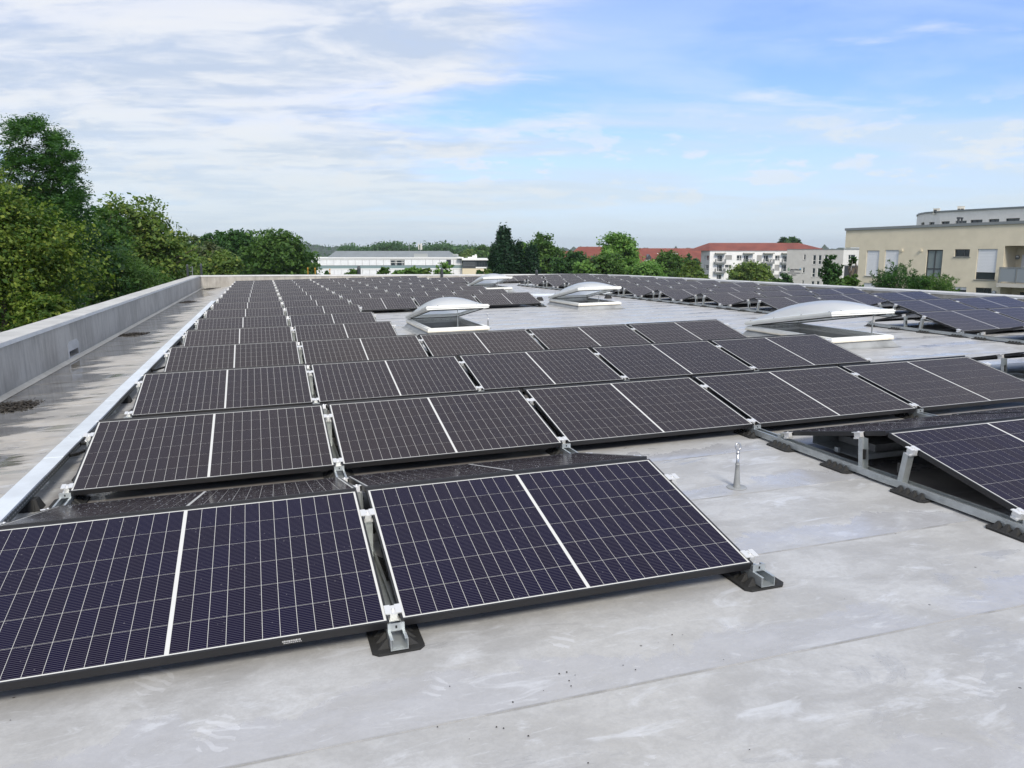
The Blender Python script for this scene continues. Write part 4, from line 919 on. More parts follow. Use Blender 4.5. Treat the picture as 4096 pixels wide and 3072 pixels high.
# ------------------------------------------------------------ wooded hill
hm = mat('wooded_hill', (.035, .055, .035), .95, noise=(.06, .45))
def hill(name, prof, zd, depth, seed):
    rng = np.random.default_rng(seed); n = 260; m_ = 26; V = []; F_ = []
    xs_ = np.linspace(prof[0][0], prof[-1][0], n); ysx = np.interp(xs_, [p[0] for p in prof], [p[1] for p in prof])
    bump = rng.normal(size=(n, m_)); bump = np.abs(bump)
    for i in range(n):
        for j in range(m_):
            t_ = j/(m_-1); d = zd+depth*t_; topz = far(xs_[i], ysx[i], zd+depth)[2]; p = far(xs_[i], 1000, d)
            z = lerp(GZ, topz, math.sin(t_*math.pi/2)**.9)+bump[i, j]*3.2*(.3+t_*.7)*(zd/900); V.append((p[0], p[1], z))
    F_ = [(i*m_+j, (i+1)*m_+j, (i+1)*m_+j+1, i*m_+j+1) for i in range(n-1) for j in range(m_-1)]
    me = bpy.data.meshes.new(name); me.from_pydata(V, [], F_); me.materials.append(hm); return kind(obj(name, me), 'structure')
hill('wooded_hill', [(640, 985), (800, 975), (900, 964), (1000, 960), (1080, 966), (1140, 970), (1200, 984), (1260, 992), (1330, 1000), (1500, 1006), (1700, 1003), (2300, 1004), (3000, 1006), (4300, 1006)], 950, 420, 1)
rngh = np.random.default_rng(9); hp = [(640, 985), (800, 975), (900, 964), (1000, 960), (1080, 966), (1140, 970), (1200, 984), (1260, 992), (1330, 1000)]
pts = []
for k in range(2600):
    px = rngh.uniform(840, 1345); t_ = rngh.random(); py0 = np.interp(px, [p[0] for p in hp], [p[1] for p in hp]); pts.append(far(px, py0-2+t_*55, 1360-t_*420))
V = leaves(np.array(pts), 14, (3.5, 3.5, 2.6), 3.6, rngh); o = obj('hill_forest', quadmesh('hill_forest', V, LEAF['dark']), None); tag(o, 'dark distant forest covering the hill left of the white office', 'forest'); kind(o, 'stuff')

# ------------------------------------------------------------ buildings
class Facade:
    """a vertical plane through two points; converts sight lines to facade coordinates"""
    def __init__(s, pa, pb):
        s.o = np.array([pa[0], pa[1], 0.]); d = np.array([pb[0]-pa[0], pb[1]-pa[1], 0.]); s.L = float(np.linalg.norm(d)); s.u = d/s.L
        s.n = np.array([s.u[1], -s.u[0], 0.])
        if s.n @ (CAM-s.o) < 0: s.n = -s.n
        s.flip = np.cross(s.u, np.array([0, 0, 1.])) @ s.n < 0
    def hit(s, px, py):
        r = ray(px, py); t_ = ((s.o-CAM) @ s.n)/(r @ s.n); p = CAM+r*t_; return float((p-s.o) @ s.u), float(p[2])
    def w(s, u_, z, n_=0.): return tuple(s.o+s.u*u_+s.n*n_+np.array([0, 0, z]))
    def box(s, mb, u0_, u1_, z0, z1, n0, n1, mi=0):
        lo = [s.w(u0_, z0, n1), s.w(u1_, z0, n1), s.w(u1_, z0, n0), s.w(u0_, z0, n0)]; hi = [s.w(u0_, z1, n1), s.w(u1_, z1, n1), s.w(u1_, z1, n0), s.w(u0_, z1, n0)]
        mb.hexa(lo, hi, mi)
    def rect(s, pr):
        (a, b), (c_, d) = s.hit(pr[0], pr[1]), s.hit(pr[2], pr[3]); return min(a, c_), max(a, c_), min(b, d), max(b, d)
    def wall(s, mb, u0_, u1_, z0, z1, holes, depth, mi=0, topf=None):
        us = sorted(set([u0_, u1_]+[h[0] for h in holes]+[h[1] for h in holes])); zs = sorted(set([z0, z1]+[h[2] for h in holes]+[h[3] for h in holes]))
        us = [a for a in us if u0_-1e-6 <= a <= u1_+1e-6]; zs = [a for a in zs if z0-1e-6 <= a <= z1+1e-6]
        for a, b in zip(us, us[1:]):
            for c_, d in zip(zs, zs[1:]):
                cu, cz = (a+b)/2, (c_+d)/2
                if any(h[0] < cu < h[1] and h[2] < cz < h[3] for h in holes): continue
                mb.quad(s.w(a, c_), s.w(b, c_), s.w(b, d), s.w(a, d), mi)
        for h in holes:
            a, b, c_, d = h
            mb.quad(s.w(a, c_), s.w(a, d), s.w(a, d, -depth), s.w(a, c_, -depth), mi); mb.quad(s.w(b, c_), s.w(b, c_, -depth), s.w(b, d, -depth), s.w(b, d), mi)
            mb.quad(s.w(a, d), s.w(b, d), s.w(b, d, -depth), s.w(a, d, -depth), mi); mb.quad(s.w(a, c_), s.w(a, c_, -depth), s.w(b, c_, -depth), s.w(b, c_), mi)
def window(F, parent, h, depth, fm, gm_, mull=(), trans=(), fw_=.06, sill=None, shutter=None, shm=None):
    a, b, c_, d = h; mb = MB(); n0, n1 = -depth, -depth+.06
    F.box(mb, a, a+fw_, c_, d, n0, n1); F.box(mb, b-fw_, b, c_, d, n0, n1); F.box(mb, a+fw_, b-fw_, c_, c_+fw_, n0, n1); F.box(mb, a+fw_, b-fw_, d-fw_, d, n0, n1)
    for t_ in mull: u_ = lerp(a, b, t_); F.box(mb, u_-fw_*.5, u_+fw_*.5, c_+fw_, d-fw_, n0, n1+.003)
    for t_ in trans: z = lerp(c_, d, t_); F.box(mb, a+fw_, b-fw_, z-fw_*.5, z+fw_*.5, n0, n1+.002)
    w_ = obj('window', mb.mesh('window', fm), parent)
    mb = MB(); F.box(mb, a+fw_*.5, b-fw_*.5, c_+fw_*.5, d-fw_*.5, n0+.01, n0+.03); obj('pane', mb.mesh('pane', gm_), w_)
    if sill: mb = MB(); F.box(mb, a-.08, b+.08, c_-.06, c_-.005, -depth+.06, .06); obj('sill', mb.mesh('sill', sill), w_)
    if shutter is not None:
        mb = MB(); z0 = lerp(d, c_, shutter); k = max(4, int((d-z0)/.11))
        for i in range(k): za, zb_ = lerp(z0, d-.02, i/k), lerp(z0, d-.02, (i+1)/k); F.box(mb, a+.02, b-.02, za+.004, zb_, n1+.01, n1+.022+.006*(i % 2))
        obj('roller_shutter', mb.mesh('roller_shutter', shm), w_)
    return w_
wallm = lambda nm, c: mat(nm, c, .8, noise=(1.2, .05), bump=(30, .25))
shut = mat('shutter_white', (.72, .74, .78), .5); shutg = mat('shutter_grey', (.33, .33, .32), .5)
wfr = mat('window_frame_white', (.78, .78, .76), .4)

# --- beige house at right
bm_ = wallm('beige_render', (.66, .60, .47)); bz_ = wallm('beige_render_soft', (.65, .59, .46))
pa, pb = far(3437, 1000, 69.6), far(4096, 1000, 58.2); F = Facade(pa, pb); dirn = F.u
hs = thing('beige_apartment_house', 'beige rendered house with roller shutters and flat grey roof edge at right', 'building')
Lh = F.L*1.45
ztop_ = F.hit(3383, 923)[1]; zsl = (F.hit(4096, 894)[1]-ztop_)/(F.hit(4096, 894)[0]-F.hit(3383, 923)[0])
wins = [('s', (3468, 1002, 3510, 1104), 1.0), ('s', (3542, 1000, 3587, 1108), 1.0), ('d', (3709, 999, 3762, 1112), 0), ('n', (3820, 997, 3877, 1027), 0), ('s', (3912, 996, 3978, 1120), .76),
        ('s', (3454, 1131, 3499, 1190), 1.0), ('w', (3816, 1147, 3861, 1200), .22), ('k', (3902, 1150, 3961, 1210), 0)]
holes = []; 
for k_, pr, sh_ in wins: holes.append(F.rect(pr))
log = F.rect((4020, 983, 4150, 1150)); zb1 = F.hit(4020, 1132)[1]; zb0 = F.hit(4010, 1142)[1]
log = (log[0], log[0]+3.6, zb1, log[3]); log2 = (log[0], log[1], zb1-2.95, zb0-.03)
# left corner loggia opening: facade starts at the corner below the attic storey
mb = MB(); zat = F.hit(3437, 990)[1]
uext = F.hit(3379, 1000)[0]
F.wall(mb, 0, Lh, GZ, zat, [h for h in holes]+[(log[0], log[1], log[2], zat)] + [log2], .18)
F.wall(mb, uext, Lh, zat, ztop_, [(log[0], log[1], zat-.001, log[3])], .18) if log[3] > zat else F.wall(mb, uext, Lh, zat, ztop_, [], .18)
D_ = 11.
mb.quad(F.w(uext, zat), F.w(uext, ztop_), F.w(uext, ztop_, -D_), F.w(uext, zat, -D_)); mb.quad(F.w(0, GZ), F.w(0, zat), F.w(0, zat, -D_), F.w(0, GZ, -D_))
mb.quad(F.w(uext, zat), F.w(uext, zat, -D_), F.w(0, zat, -D_), F.w(0, zat)); zE = ztop_+zsl*(Lh-uext); mb.quad(F.w(uext, ztop_), F.w(Lh, zE), F.w(Lh, zE, -D_), F.w(uext, ztop_, -D_)); mb.add([F.w(uext, ztop_), F.w(Lh, ztop_), F.w(Lh, zE)], [(0, 1, 2)])
mb.quad(F.w(Lh, GZ), F.w(Lh, GZ, -D_), F.w(Lh, ztop_, -D_), F.w(Lh, ztop_))
obj('wall', mb.mesh('wall', bm_), hs)
mb = MB(); mb.hexa([F.w(uext-.08, ztop_, .1), F.w(Lh, zE, .1), F.w(Lh, zE, -D_), F.w(uext-.08, ztop_, -D_)], [F.w(uext-.08, ztop_+.22, .1), F.w(Lh, zE+.22, .1), F.w(Lh, zE+.22, -D_), F.w(uext-.08, ztop_+.22, -D_)]); obj('roof_edge', mb.mesh('roof_edge', M['zinc']), hs)
for (k_, pr, sh_), h in zip(wins, holes):
    if k_ == 's': window(F, hs, h, .16, M['anth'], M['glassd'], sill=M['zinc'], shutter=sh_, shm=shut)
    elif k_ == 'd': window(F, hs, h, .16, M['anth'], M['glassb'], (.5,), (.32,), .09, M['zinc'])
    elif k_ == 'n': window(F, hs, h, .16, M['anth'], M['glassd'], (.62,), sill=M['zinc'])
    elif k_ == 'w': window(F, hs, h, .16, wfr, M['glassd'], sill=M['zinc'], shutter=sh_, shm=shut)
    else: window(F, hs, h, .16, M['anth'], M['glassd'], (.5, .75), sill=M['zinc'])
# right loggia
a, b, c_, d = log; mb = MB(); dp = 1.9
for (z0, z1) in ((c_, d), (log2[2], log2[3])):
    mb.quad(F.w(a, z0, -dp), F.w(b, z0, -dp), F.w(b, z1, -dp), F.w(a, z1, -dp)); mb.quad(F.w(a, z0, -.1), F.w(a, z1, -.1), F.w(a, z1, -dp), F.w(a, z0, -dp)); mb.quad(F.w(a, z1, 0), F.w(b, z1, 0), F.w(b, z1, -dp), F.w(a, z1, -dp)); mb.quad(F.w(b, z0, -.1), F.w(b, z0, -dp), F.w(b, z1, -dp), F.w(b, z1, -.1))
obj('loggia_walls', mb.mesh('loggia_walls', bz_), hs)
bal = obj('balcony', None, hs)
mb = MB(); F.box(mb, a-.12, b+.1, c_-.30, c_-.01, -dp, .45); obj('balcony_slab', mb.mesh('balcony_slab', wallm('slab_grey', (.52, .50, .45))), bal)
mb = MB(); ztr = F.hit(4020, 1071)[1]
mb_ = mb
F.box(mb, a-.05, b, ztr, ztr+.06, .36, .41); F.box(mb, a-.05, b, c_+.06, c_+.10, .36, .41)
for k in range(4): u_ = lerp(a-.04, b, k/3*.999); F.box(mb, u_, u_+.05, c_, ztr, .36, .41)
F.box(mb, a-.05, a, ztr, ztr+.06, -.1, .36)
obj('railing', mb.mesh('railing', M['zinc']), bal)
glz = mat('frosted_glass', (.26, .29, .32), .15)
for k in range(3):
    mb = MB(); F.box(mb, lerp(a-.04, b, k/3)+.07, lerp(a-.04, b, (k+1)/3)-.02, c_+.12, ztr-.02, .375, .385); obj('glass_panel', mb.mesh('glass_panel', glz), bal)
mb = MB(); F.box(mb, a+.45, a+1.35, c_, c_+2.15, -dp, -dp+.06); dr = obj('door', mb.mesh('door', shut), hs)
mb = MB(); F.box(mb, a+1.38, a+1.46, c_, c_+2.15, -dp, -dp+.07); obj('door_frame', mb.mesh('door_frame', M['anth']), dr)
mb = MB(); F.box(mb, a+.7, a+2.2, log2[2], log2[2]+2.2, -dp, -dp+.06); dr = obj('door', mb.mesh('door', M['glassd']), hs)
mb = MB(); F.box(mb, a+.62, a+.70, log2[2], log2[2]+2.2, -dp, -dp+.08); F.box(mb, a+1.42, a+1.48, log2[2], log2[2]+2.2, -dp, -dp+.08); obj('door_frame', mb.mesh('door_frame', M['anth']), dr)
for z in (c_+1.95, log2[3]-.55):
    q_ = F.w(a-.42 if z < c_ else a+.14, z, .03 if z < c_ else -dp+.05); mb = MB(); c0 = Vector(q_); nn = Vector(F.n)
    uu = Vector(F.u)
    ring_ = [c0+(uu*math.cos(t_)+Vector((0, 0, 1))*math.sin(t_))*.17 for t_ in [2*math.pi*k/16 for k in range(16)]]
    mb.add([tuple(p) for p in ring_]+[tuple(p+nn*.07) for p in ring_], [tuple(range(16, 32))]+[(i, (i+1) % 16, 16+(i+1) % 16, 16+i) for i in range(16)]); lm = obj('wall_lamp', mb.mesh('wall_lamp', M['zinc']), hs)
    mb = MB(); r2 = [c0+nn*.075+(uu*math.cos(t_)+Vector((0, 0, 1))*math.sin(t_))*.12 for t_ in [math.pi*k/8 for k in range(9)]]; mb.add([tuple(p) for p in r2], [tuple(range(9))]); obj('lamp_glass', mb.mesh('lamp_glass', shut), lm)
for px in (3605, 3682):
    a1, b1_, c1, d1 = F.rect((px, 997, px+7, 1006)); mb = MB(); F.box(mb, a1, b1_, c1, d1, 0, .12); obj('vent_box', mb.mesh('vent_box', bz_), hs)
# left corner balcony
cb = obj('balcony', None, hs); zc1 = F.hit(3437, 1112)[1]; zc0 = F.hit(3437, 1121)[1]; ue = F.hit(3374, 1100)[0]
mb = MB(); F.box(mb, ue, -.01, zc0, zc1, -2.2, -.02); obj('balcony_slab', mb.mesh('balcony_slab', MATS['slab_grey']), cb)
zr1 = F.hit(3437, 1064)[1]
for k in range(2):
    mb = MB(); F.box(mb, lerp(ue+.05, -.02, k/2)+.02, lerp(ue+.05, -.02, (k+1)/2)-.02, zc1+.05, zr1, -.08, -.05); obj('railing_panel', mb.mesh('railing_panel', mat('panel_dark', (.06, .065, .07), .5)), cb)
mb = MB(); F.box(mb, ue, 0-.01, zr1+.03, zr1+.08, -.10, -.03); F.box(mb, ue, ue+.05, zc1, zr1+.03, -.10, -.04); obj('railing', mb.mesh('railing', M['zinc']), cb)
mb = MB(); F.box(mb, -.16, -.05, GZ, F.hit(3437, 1123)[1], -.1, .02); obj('downpipe', mb.mesh('downpipe', M['zinc']), hs)

# --- curved white building behind
cw_ = wallm('pale_render', (.82, .80, .77))
cbd = thing('curved_apartment_house', 'pale building with rounded corner rising behind the beige house', 'building')
pts2 = [far(3705, 870, 128), far(3676, 870, 121), far(3668, 870, 115), far(3676, 870, 110), far(3700, 870, 106.5), far(3760, 870, 103), far(4096, 870, 92), far(4350, 870, 85)]
zt_ = far(3760, 848, 103)[2]; zw1 = far(3760, 879, 103)[2]; mb = MB()
for p, q_ in zip(pts2, pts2[1:]): mb.quad((p[0], p[1], zw1), (q_[0], q_[1], zw1), (q_[0], q_[1], zt_), (p[0], p[1], zt_)); mb.quad((p[0], p[1], GZ), (q_[0], q_[1], GZ), (q_[0], q_[1], zw1-2.2), (p[0], p[1], zw1-2.2))
back_ = [(p[0]+fw[0]*25, p[1]+fw[1]*25) for p in pts2]
cx_, cy_ = far(3950, 870, 130)[:2]
for p, q_ in zip(pts2, pts2[1:]): mb.add([(p[0], p[1], zt_), (q_[0], q_[1], zt_), (cx_, cy_, zt_)], [(0, 1, 2)])
F2 = Facade(pts2[5], pts2[7]); F3 = Facade(pts2[4], pts2[5]); F4 = Facade(pts2[3], pts2[4])
wn = [F2.rect(r) for r in ((3766, 886, 3797, 905), (3822, 884, 3865, 903), (3882, 880, 3928, 900), (3955, 877, 3995, 897), (4023, 874, 4077, 894))]
F2.wall(mb, 0, F2.L, zw1-2.2, zw1, [(h[0], h[1], zw1-2.2+.001, h[3]) for h in wn if h[3] < zw1] or [], .25)
w3 = F3.rect((3717, 889, 3737, 905)); F3.wall(mb, 0, F3.L, zw1-2.2, zw1, [(w3[0], w3[1], zw1-1.9, min(w3[3], zw1-.01))], .25)
w4 = F4.rect((3684, 891, 3699, 906)); F4.wall(mb, 0, F4.L, zw1-2.2, zw1, [(max(.05, w4[0]), min(F4.L-.05, w4[1]), zw1-1.9, min(w4[3], zw1-.01))], .25)
for p, q_ in zip(pts2[:3], pts2[1:4]): mb.quad((p[0], p[1], zw1-2.2), (q_[0], q_[1], zw1-2.2), (q_[0], q_[1], zw1), (p[0], p[1], zw1))
obj('wall', mb.mesh('wall', cw_), cbd)
for F_, h in [(F2, (h[0], h[1], zw1-2.2, h[3])) for h in wn if h[3] < zw1]+[(F3, (w3[0], w3[1], zw1-1.9, min(w3[3], zw1-.01))), (F4, (max(.05, w4[0]), min(F4.L-.05, w4[1]), zw1-1.9, min(w4[3], zw1-.01)))]:
    window(F_, cbd, h, .25, M['anth'], M['glassd'], (.5,))
mb = MB()
for p, q_ in zip(pts2, pts2[1:]):
    d_ = np.array([q_[0]-p[0], q_[1]-p[1]]); n_ = np.array([d_[1], -d_[0]]); n_ = n_/np.linalg.norm(n_); 
    if n_ @ (CAM[:2]-np.array(p[:2])) < 0: n_ = -n_
    o1 = n_*.12; mb.hexa([(p[0]+o1[0], p[1]+o1[1], zt_-.05), (q_[0]+o1[0], q_[1]+o1[1], zt_-.05), (q_[0]-o1[0], q_[1]-o1[1], zt_-.05), (p[0]-o1[0], p[1]-o1[1], zt_-.05)], [(p[0]+o1[0], p[1]+o1[1], zt_+.15), (q_[0]+o1[0], q_[1]+o1[1], zt_+.15), (q_[0]-o1[0], q_[1]-o1[1], zt_+.15), (p[0]-o1[0], p[1]-o1[1], zt_+.15)])
obj('roof_edge', mb.mesh('roof_edge', M['zinc']), cbd)
for i, (pa_, pb_, yt, yb2) in enumerate([(3734, 3757, 836, 856), (3830, 3856, 827, 849)]):
    Fh = Facade(far(pa_, 850, 104-3*i), far(pb_, 850, 103.6-3*i)); t = thing('roof_unit', ['boxy air conditioner standing on the curved pale building, left one', 'white ventilation unit with dark louvres on the curved pale building'][i], 'roof unit')
    a, b, c_, d = Fh.rect((pa_, yt, pb_, yb2)); mb = MB(); Fh.box(mb, a, b, c_, d, -.7, 0); obj('casing', mb.mesh('casing', mat('unit_cream', (.60, .58, .52), .5)), t)
    mb = MB()
    if i == 0: Fh.box(mb, a+.05, lerp(a, b, .55), c_+.1, d-.12, 0, .02)
    else: Fh.box(mb, a+.06, lerp(a, b, .42), c_+.08, d-.25, 0, .02); Fh.box(mb, lerp(a, b, .5), b-.06, c_+.08, d-.25, 0, .02)
    obj('louvre', mb.mesh('louvre', M['anth']), t)
    mb = MB(); Fh.box(mb, a-.04, b+.04, d, d+.07, -.74, .04); obj('cap', mb.mesh('cap', MATS['unit_cream']), t)
for i, (px, pt) in enumerate([(3835, 869), (3848, 870)]):
    p = far(px, pt, 66); mb = MB(); mb.tube([(p[0], p[1], ztop_), (p[0], p[1], p[2])], .10-.025*i, 10); mb.lathe([(.16-.04*i, -.12), (.16-.04*i, 0), (0, .02)], (p[0], p[1], p[2]), 10)
    tag(obj('flue_pipe', mb.mesh('flue_pipe', M['anth']), None), ['thicker dark flue pipe on the beige house roof', 'thinner dark flue pipe on the beige house roof'][i], 'pipe', 'flue pipes on the beige house')

# --- grey building with the sign
gb = thing('signed_care_home', 'light grey three storey building with green logo and lettering on its wall', 'building')
gw = wallm('grey_render', (.50, .49, .475)); ww = wallm('white_render', (.72, .71, .70))
F = Facade(far(3146, 1050, 178), far(3371, 1050, 170)); Fw = Facade(far(3371, 1050, 170), far(3470, 1050, 168))
zg = F.hit(3250, 999)[1]
wp_ = [(3215, 1018, 3222, 1040), (3211, 1069, 3218, 1092), (3208, 1121, 3214, 1146)]
for x in (3252, 3274, 3298): wp_ += [(x, 1020, x+10, 1058)]
for x in (3249, 3270, 3294): wp_ += [(x, 1072, x+10, 1109)]
for x in (3245, 3266, 3290): wp_ += [(x, 1124, x+10, 1160)]
hl_ = [F.rect(r) for r in wp_]; mb = MB(); F.wall(mb, 0, F.L, GZ, zg, hl_, .15)
mb.quad(F.w(0, GZ), F.w(0, zg), F.w(0, zg, -12), F.w(0, GZ, -12)); mb.quad(F.w(0, zg), F.w(F.L, zg), F.w(F.L, zg, -12), F.w(0, zg, -12)); obj('wall', mb.mesh('wall', gw), gb)
for h in hl_: window(F, gb, h, .15, wfr, M['glassd'], trans=(.42,) if h[3]-h[2] > 1.6 else (), fw_=.09, sill=M['zinc'])
hw = [Fw.rect((3393, 1019, 3419, 1050))]; mb = MB(); Fw.wall(mb, 0.01, Fw.L, GZ, zg+.35, hw, .15); Fw.box(mb, .01, Fw.L, zg+.30, zg+.38, -3, .3); obj('white_wall', mb.mesh('white_wall', ww), gb)
window(Fw, gb, hw[0], .15, wfr, M['glassd'], (.35,), (.4,), fw_=.09, sill=M['zinc'])
mb = MB(); F.box(mb, -.05, F.L, zg, zg+.12, -12, .06); obj('roof_edge', mb.mesh('roof_edge', M['zinc']), gb)
sg = obj('wall_sign', None, gb); inkm = mat('sign_ink', (.02, .02, .035), .6)
def text(body, px, py, hpx, par, m_, align='LEFT', Fx=F):
    u_, z = Fx.hit(px, py); cu = bpy.data.curves.new('lettering', 'FONT'); cu.body = body; cu.size = abs(Fx.hit(px, py-hpx)[1]-z)*1.38; cu.extrude = .03; cu.align_x = align
    o = bpy.data.objects.new('lettering', cu); COL.objects.link(o); o.parent = par; cu.materials.append(m_)
    x_ = Vector(Fx.u); z_ = Vector(Fx.n); y_ = Vector((0, 0, 1)); p = Fx.w(u_, z, .05); o.matrix_basis = Matrix(((x_.x, y_.x, z_.x, p[0]), (x_.y, y_.y, z_.y, p[1]), (x_.z, y_.z, z_.z, p[2]), (0, 0, 0, 1)))
    me = bpy.data.meshes.new_from_object(o); mw_ = o.matrix_basis.copy(); bpy.data.objects.remove(o)
    if not me.materials: me.materials.append(m_)
    o = obj('lettering', me, par, mw_); return o
text('Lafim-Diakonie', 3159.5, 1080, 5.4, sg, inkm); text('in Brandenburg', 3160, 1084.5, 2.0, sg, inkm)
text('Evangelisches Seniorenzentrum', 3177, 1092.5, 2.9, sg, inkm, 'CENTER'); text('Luisengarten', 3176, 1100, 2.9, sg, inkm, 'CENTER')
mb = MB(); u_, z = F.hit(3154.5, 1078); 
for s in (1, -1):
    path = [F.w(u_+s*.12, z+.42*s+.1, .04), F.w(u_-s*.14, z+.1*s, .04), F.w(u_-s*.04, z-.30*s, .04)]; mb.tube(path, [.03, .06, .02], 6)
obj('logo_leaf', mb.mesh('logo_leaf', mat('logo_green', (.12, .30, .14), .5)), sg)
mb = MB(); u_, z = F.hit(3201.5, 1078); F.box(mb, u_-.14, u_+.14, z-.16, z+.28, 0, .04); obj('logo_square', mb.mesh('logo_square', mat('logo_blue', (.18, .42, .62), .5)), sg)

# --- white apartment house with balconies and red roof
tile = bpy.data.materials.new('red_roof_tiles'); tile.use_nodes = True; g = NT(tile.node_tree); tcx = g.n('ShaderNodeTexCoord').outputs['Object']
zz4 = g.sep(tcx)[2]; ph = g.m('FRACT', g.m('DIVIDE', zz4, .34)); rowc = g.noise(tcx, .25, 5., .6)
bc = g.mix(g.ss(rowc, .35, .65), (.165, .045, .034), (.225, .066, .047)); bc = g.mix(g.m('MULTIPLY', g.ss(ph, .80, .98), .45), bc, (.10, .03, .022)); bc = g.mix(g.m('MULTIPLY', g.ss(g.noise(tcx, 3., 3., .6), .55, .7), .3), bc, (.13, .05, .04))
b = g.n('ShaderNodeBsdfPrincipled', i_Base_Color=bc); b.inputs['Roughness'].default_value = .8; g.t.links.new(b.outputs[0], g.n('ShaderNodeOutputMaterial').inputs[0])
ap = thing('white_apartment_house', 'white three storey apartment house with grey balconies and red tiled roof', 'building')
F = Facade(far(2838, 1050, 236), far(3200, 1050, 236)); Fs = Facade(far(2803, 1050, 243), far(2838, 1050, 236)); zA = F.hit(3000, 1005)[1]
z22 = lambda x, y: (2800+x*.17179, 970+y*.17179)
def zr4(x0, y0, x1, y1): return (*z22(x0, y0), *z22(x1, y1))
WW = [('door', zr4(405, 298, 520, 452)), ('sh', zr4(590, 298, 742, 396)), ('w', zr4(856, 296, 966, 418)), ('door', zr4(1022, 300, 1128, 450)), ('sh', zr4(1325, 298, 1432, 428)), ('door', zr4(1488, 300, 1590, 450)), ('w', zr4(1748, 302, 1856, 420)), ('door', zr4(1920, 315, 2025, 455)),
      ('door', zr4(398, 518, 512, 674)), ('w', zr4(580, 518, 730, 604)), ('w', zr4(848, 518, 955, 636)), ('door', zr4(1010, 520, 1110, 670)), ('sh', zr4(1320, 518, 1418, 640)), ('door', zr4(1478, 522, 1580, 678)), ('sh', zr4(1740, 520, 1845, 648)), ('door', zr4(1900, 522, 2010, 680)),
      ('door', zr4(388, 745, 495, 860)), ('door', zr4(1465, 748, 1565, 860)), ('sh', zr4(1730, 748, 1835, 860)), ('w', zr4(840, 745, 945, 860))]
hl_ = [F.rect(r) for _, r in WW]; mb = MB(); F.wall(mb, 0, F.L, GZ, zA, hl_, .2); obj('wall', mb.mesh('wall', wallm('white_render2', (.78, .775, .77))), ap)
for (k_, r_), h in zip(WW, hl_):
    if k_ == 'sh': window(F, ap, h, .2, wfr, M['glassd'], sill=M['zinc'], shutter=1., shm=shutg)
    elif k_ == 'door': window(F, ap, h, .2, wfr, M['glassd'], (.35,), fw_=.10)
    else: window(F, ap, h, .2, wfr, M['glassd'], (.62,), (.3,), fw_=.10, sill=M['zinc'])
sw = [zr4(148, 298, 205, 425), zr4(138, 518, 196, 645), zr4(128, 740, 188, 865), zr4(108, 298, 122, 430), zr4(97, 515, 112, 650), zr4(86, 738, 100, 860)]
hs_ = [Fs.rect(r) for r in sw]; mb = MB(); Fs.wall(mb, 0, Fs.L, GZ, zA, hs_, .2); obj('side_wall', mb.mesh('side_wall', wallm('side_shade_grey', (.52, .52, .51))), ap)  # white render greyed: the side wall's shade is put into its colour
for h in hs_: window(Fs, ap, h, .2, wfr, M['glassd'], (.5,) if h[1]-h[0] > 1 else (), (.3,), fw_=.09)
mb = MB(); F.box(mb, -.1, F.L, zA, zA+.18, -.4, .12); Fs.box(mb, 0, Fs.L+.1, zA, zA+.18, -.4, .12); obj('eaves', mb.mesh('eaves', M['zinc']), ap)
balc = [(332, 580, 385, 490), (988, 1240, 388, 494), (1450, 1703, 388, 494), (1878, 2130, 390, 496), (322, 570, 605, 712), (1440, 1692, 608, 714), (1868, 2120, 610, 714), (978, 1230, 606, 712)]
bmg = mat('balcony_grey', (.20, .21, .21), .6)
for (x0, x1, yt, yb2) in balc:
    bo = obj('balcony', None, ap); a, b, c_, d = F.rect(zr4(x0, yt, x1, yb2)); mb = MB()
    F.box(mb, a, b, c_, c_+.42, 0.01, 1.3); F.box(mb, a, a+.38, c_+.42, d, .9, 1.3); F.box(mb, b-.42, b, c_+.42, d, .9, 1.3); obj('balcony_tray', mb.mesh('balcony_tray', bmg), bo)
    mb = MB()
    for k in range(12): u_ = lerp(a+.42, b-.46, k/11); F.box(mb, u_, u_+.02, c_+.42, d-.03, 1.24, 1.26)
    F.box(mb, a+.38, b-.42, d-.06, d-.01, 1.22, 1.28); obj('railing', mb.mesh('railing', M['zinc']), bo)
for (x0, x1) in ((345, 582), (1002, 1240), (1468, 1705), (1895, 2130)):
    a, b, c_, d = F.rect(zr4(x0, 236, x1, 265)); mb = MB(); F.box(mb, a, b, c_, d, .01, 1.4); obj('canopy', mb.mesh('canopy', mat('canopy_grey', (.30, .30, .27), .7)), ap)
    u_ = lerp(a, b, .83); mb = MB(); F.box(mb, u_, u_+.08, GZ, c_, .95, 1.03); obj('downpipe', mb.mesh('downpipe', M['zinc']), ap)
for i, (x, y) in enumerate([(1040, 455), (1090, 452), (1150, 450), (1560, 452), (1610, 448), (480, 668), (530, 664), (1600, 676), (1990, 452)]):
    a, b, c_, d = F.rect(zr4(x, y-26, x+26, y)); mb = MB(); cu_ = (a+b)/2
    F.box(mb, a+.05, b-.05, c_, c_+.35, .5, .8); 
    for k in range(26):
        u_, z_, n_ = random.gauss(cu_, .16), c_+.35+random.random()*.45, random.gauss(.65, .12); F.box(mb, u_, u_+.09, z_, z_+.07, n_, n_+.05, 1)
    tag(obj('potted_plant', mb.mesh('potted_plant', [M['anth'], LEAF['dark']]), None), f'tiny dark potted plant on an apartment balcony, {ORD[i]} of nine', 'potted plant', 'potted plants on the apartment balconies')
def hiproof(parent, eave, ridge, thick=.25, name='roof'):
    """eave: four xyz corners (front left, front right, back right, back left); ridge: two points"""
    mb = MB(); e = [tuple(p) for p in eave]; r_ = [tuple(p) for p in ridge]
    mb.add(e+r_, [(0, 1, 5, 4), (1, 2, 5), (2, 3, 4, 5), (3, 0, 4)]); return obj(name, mb.mesh(name, tile), parent)
zr_ = F.hit(3000, 983)[1]+.9
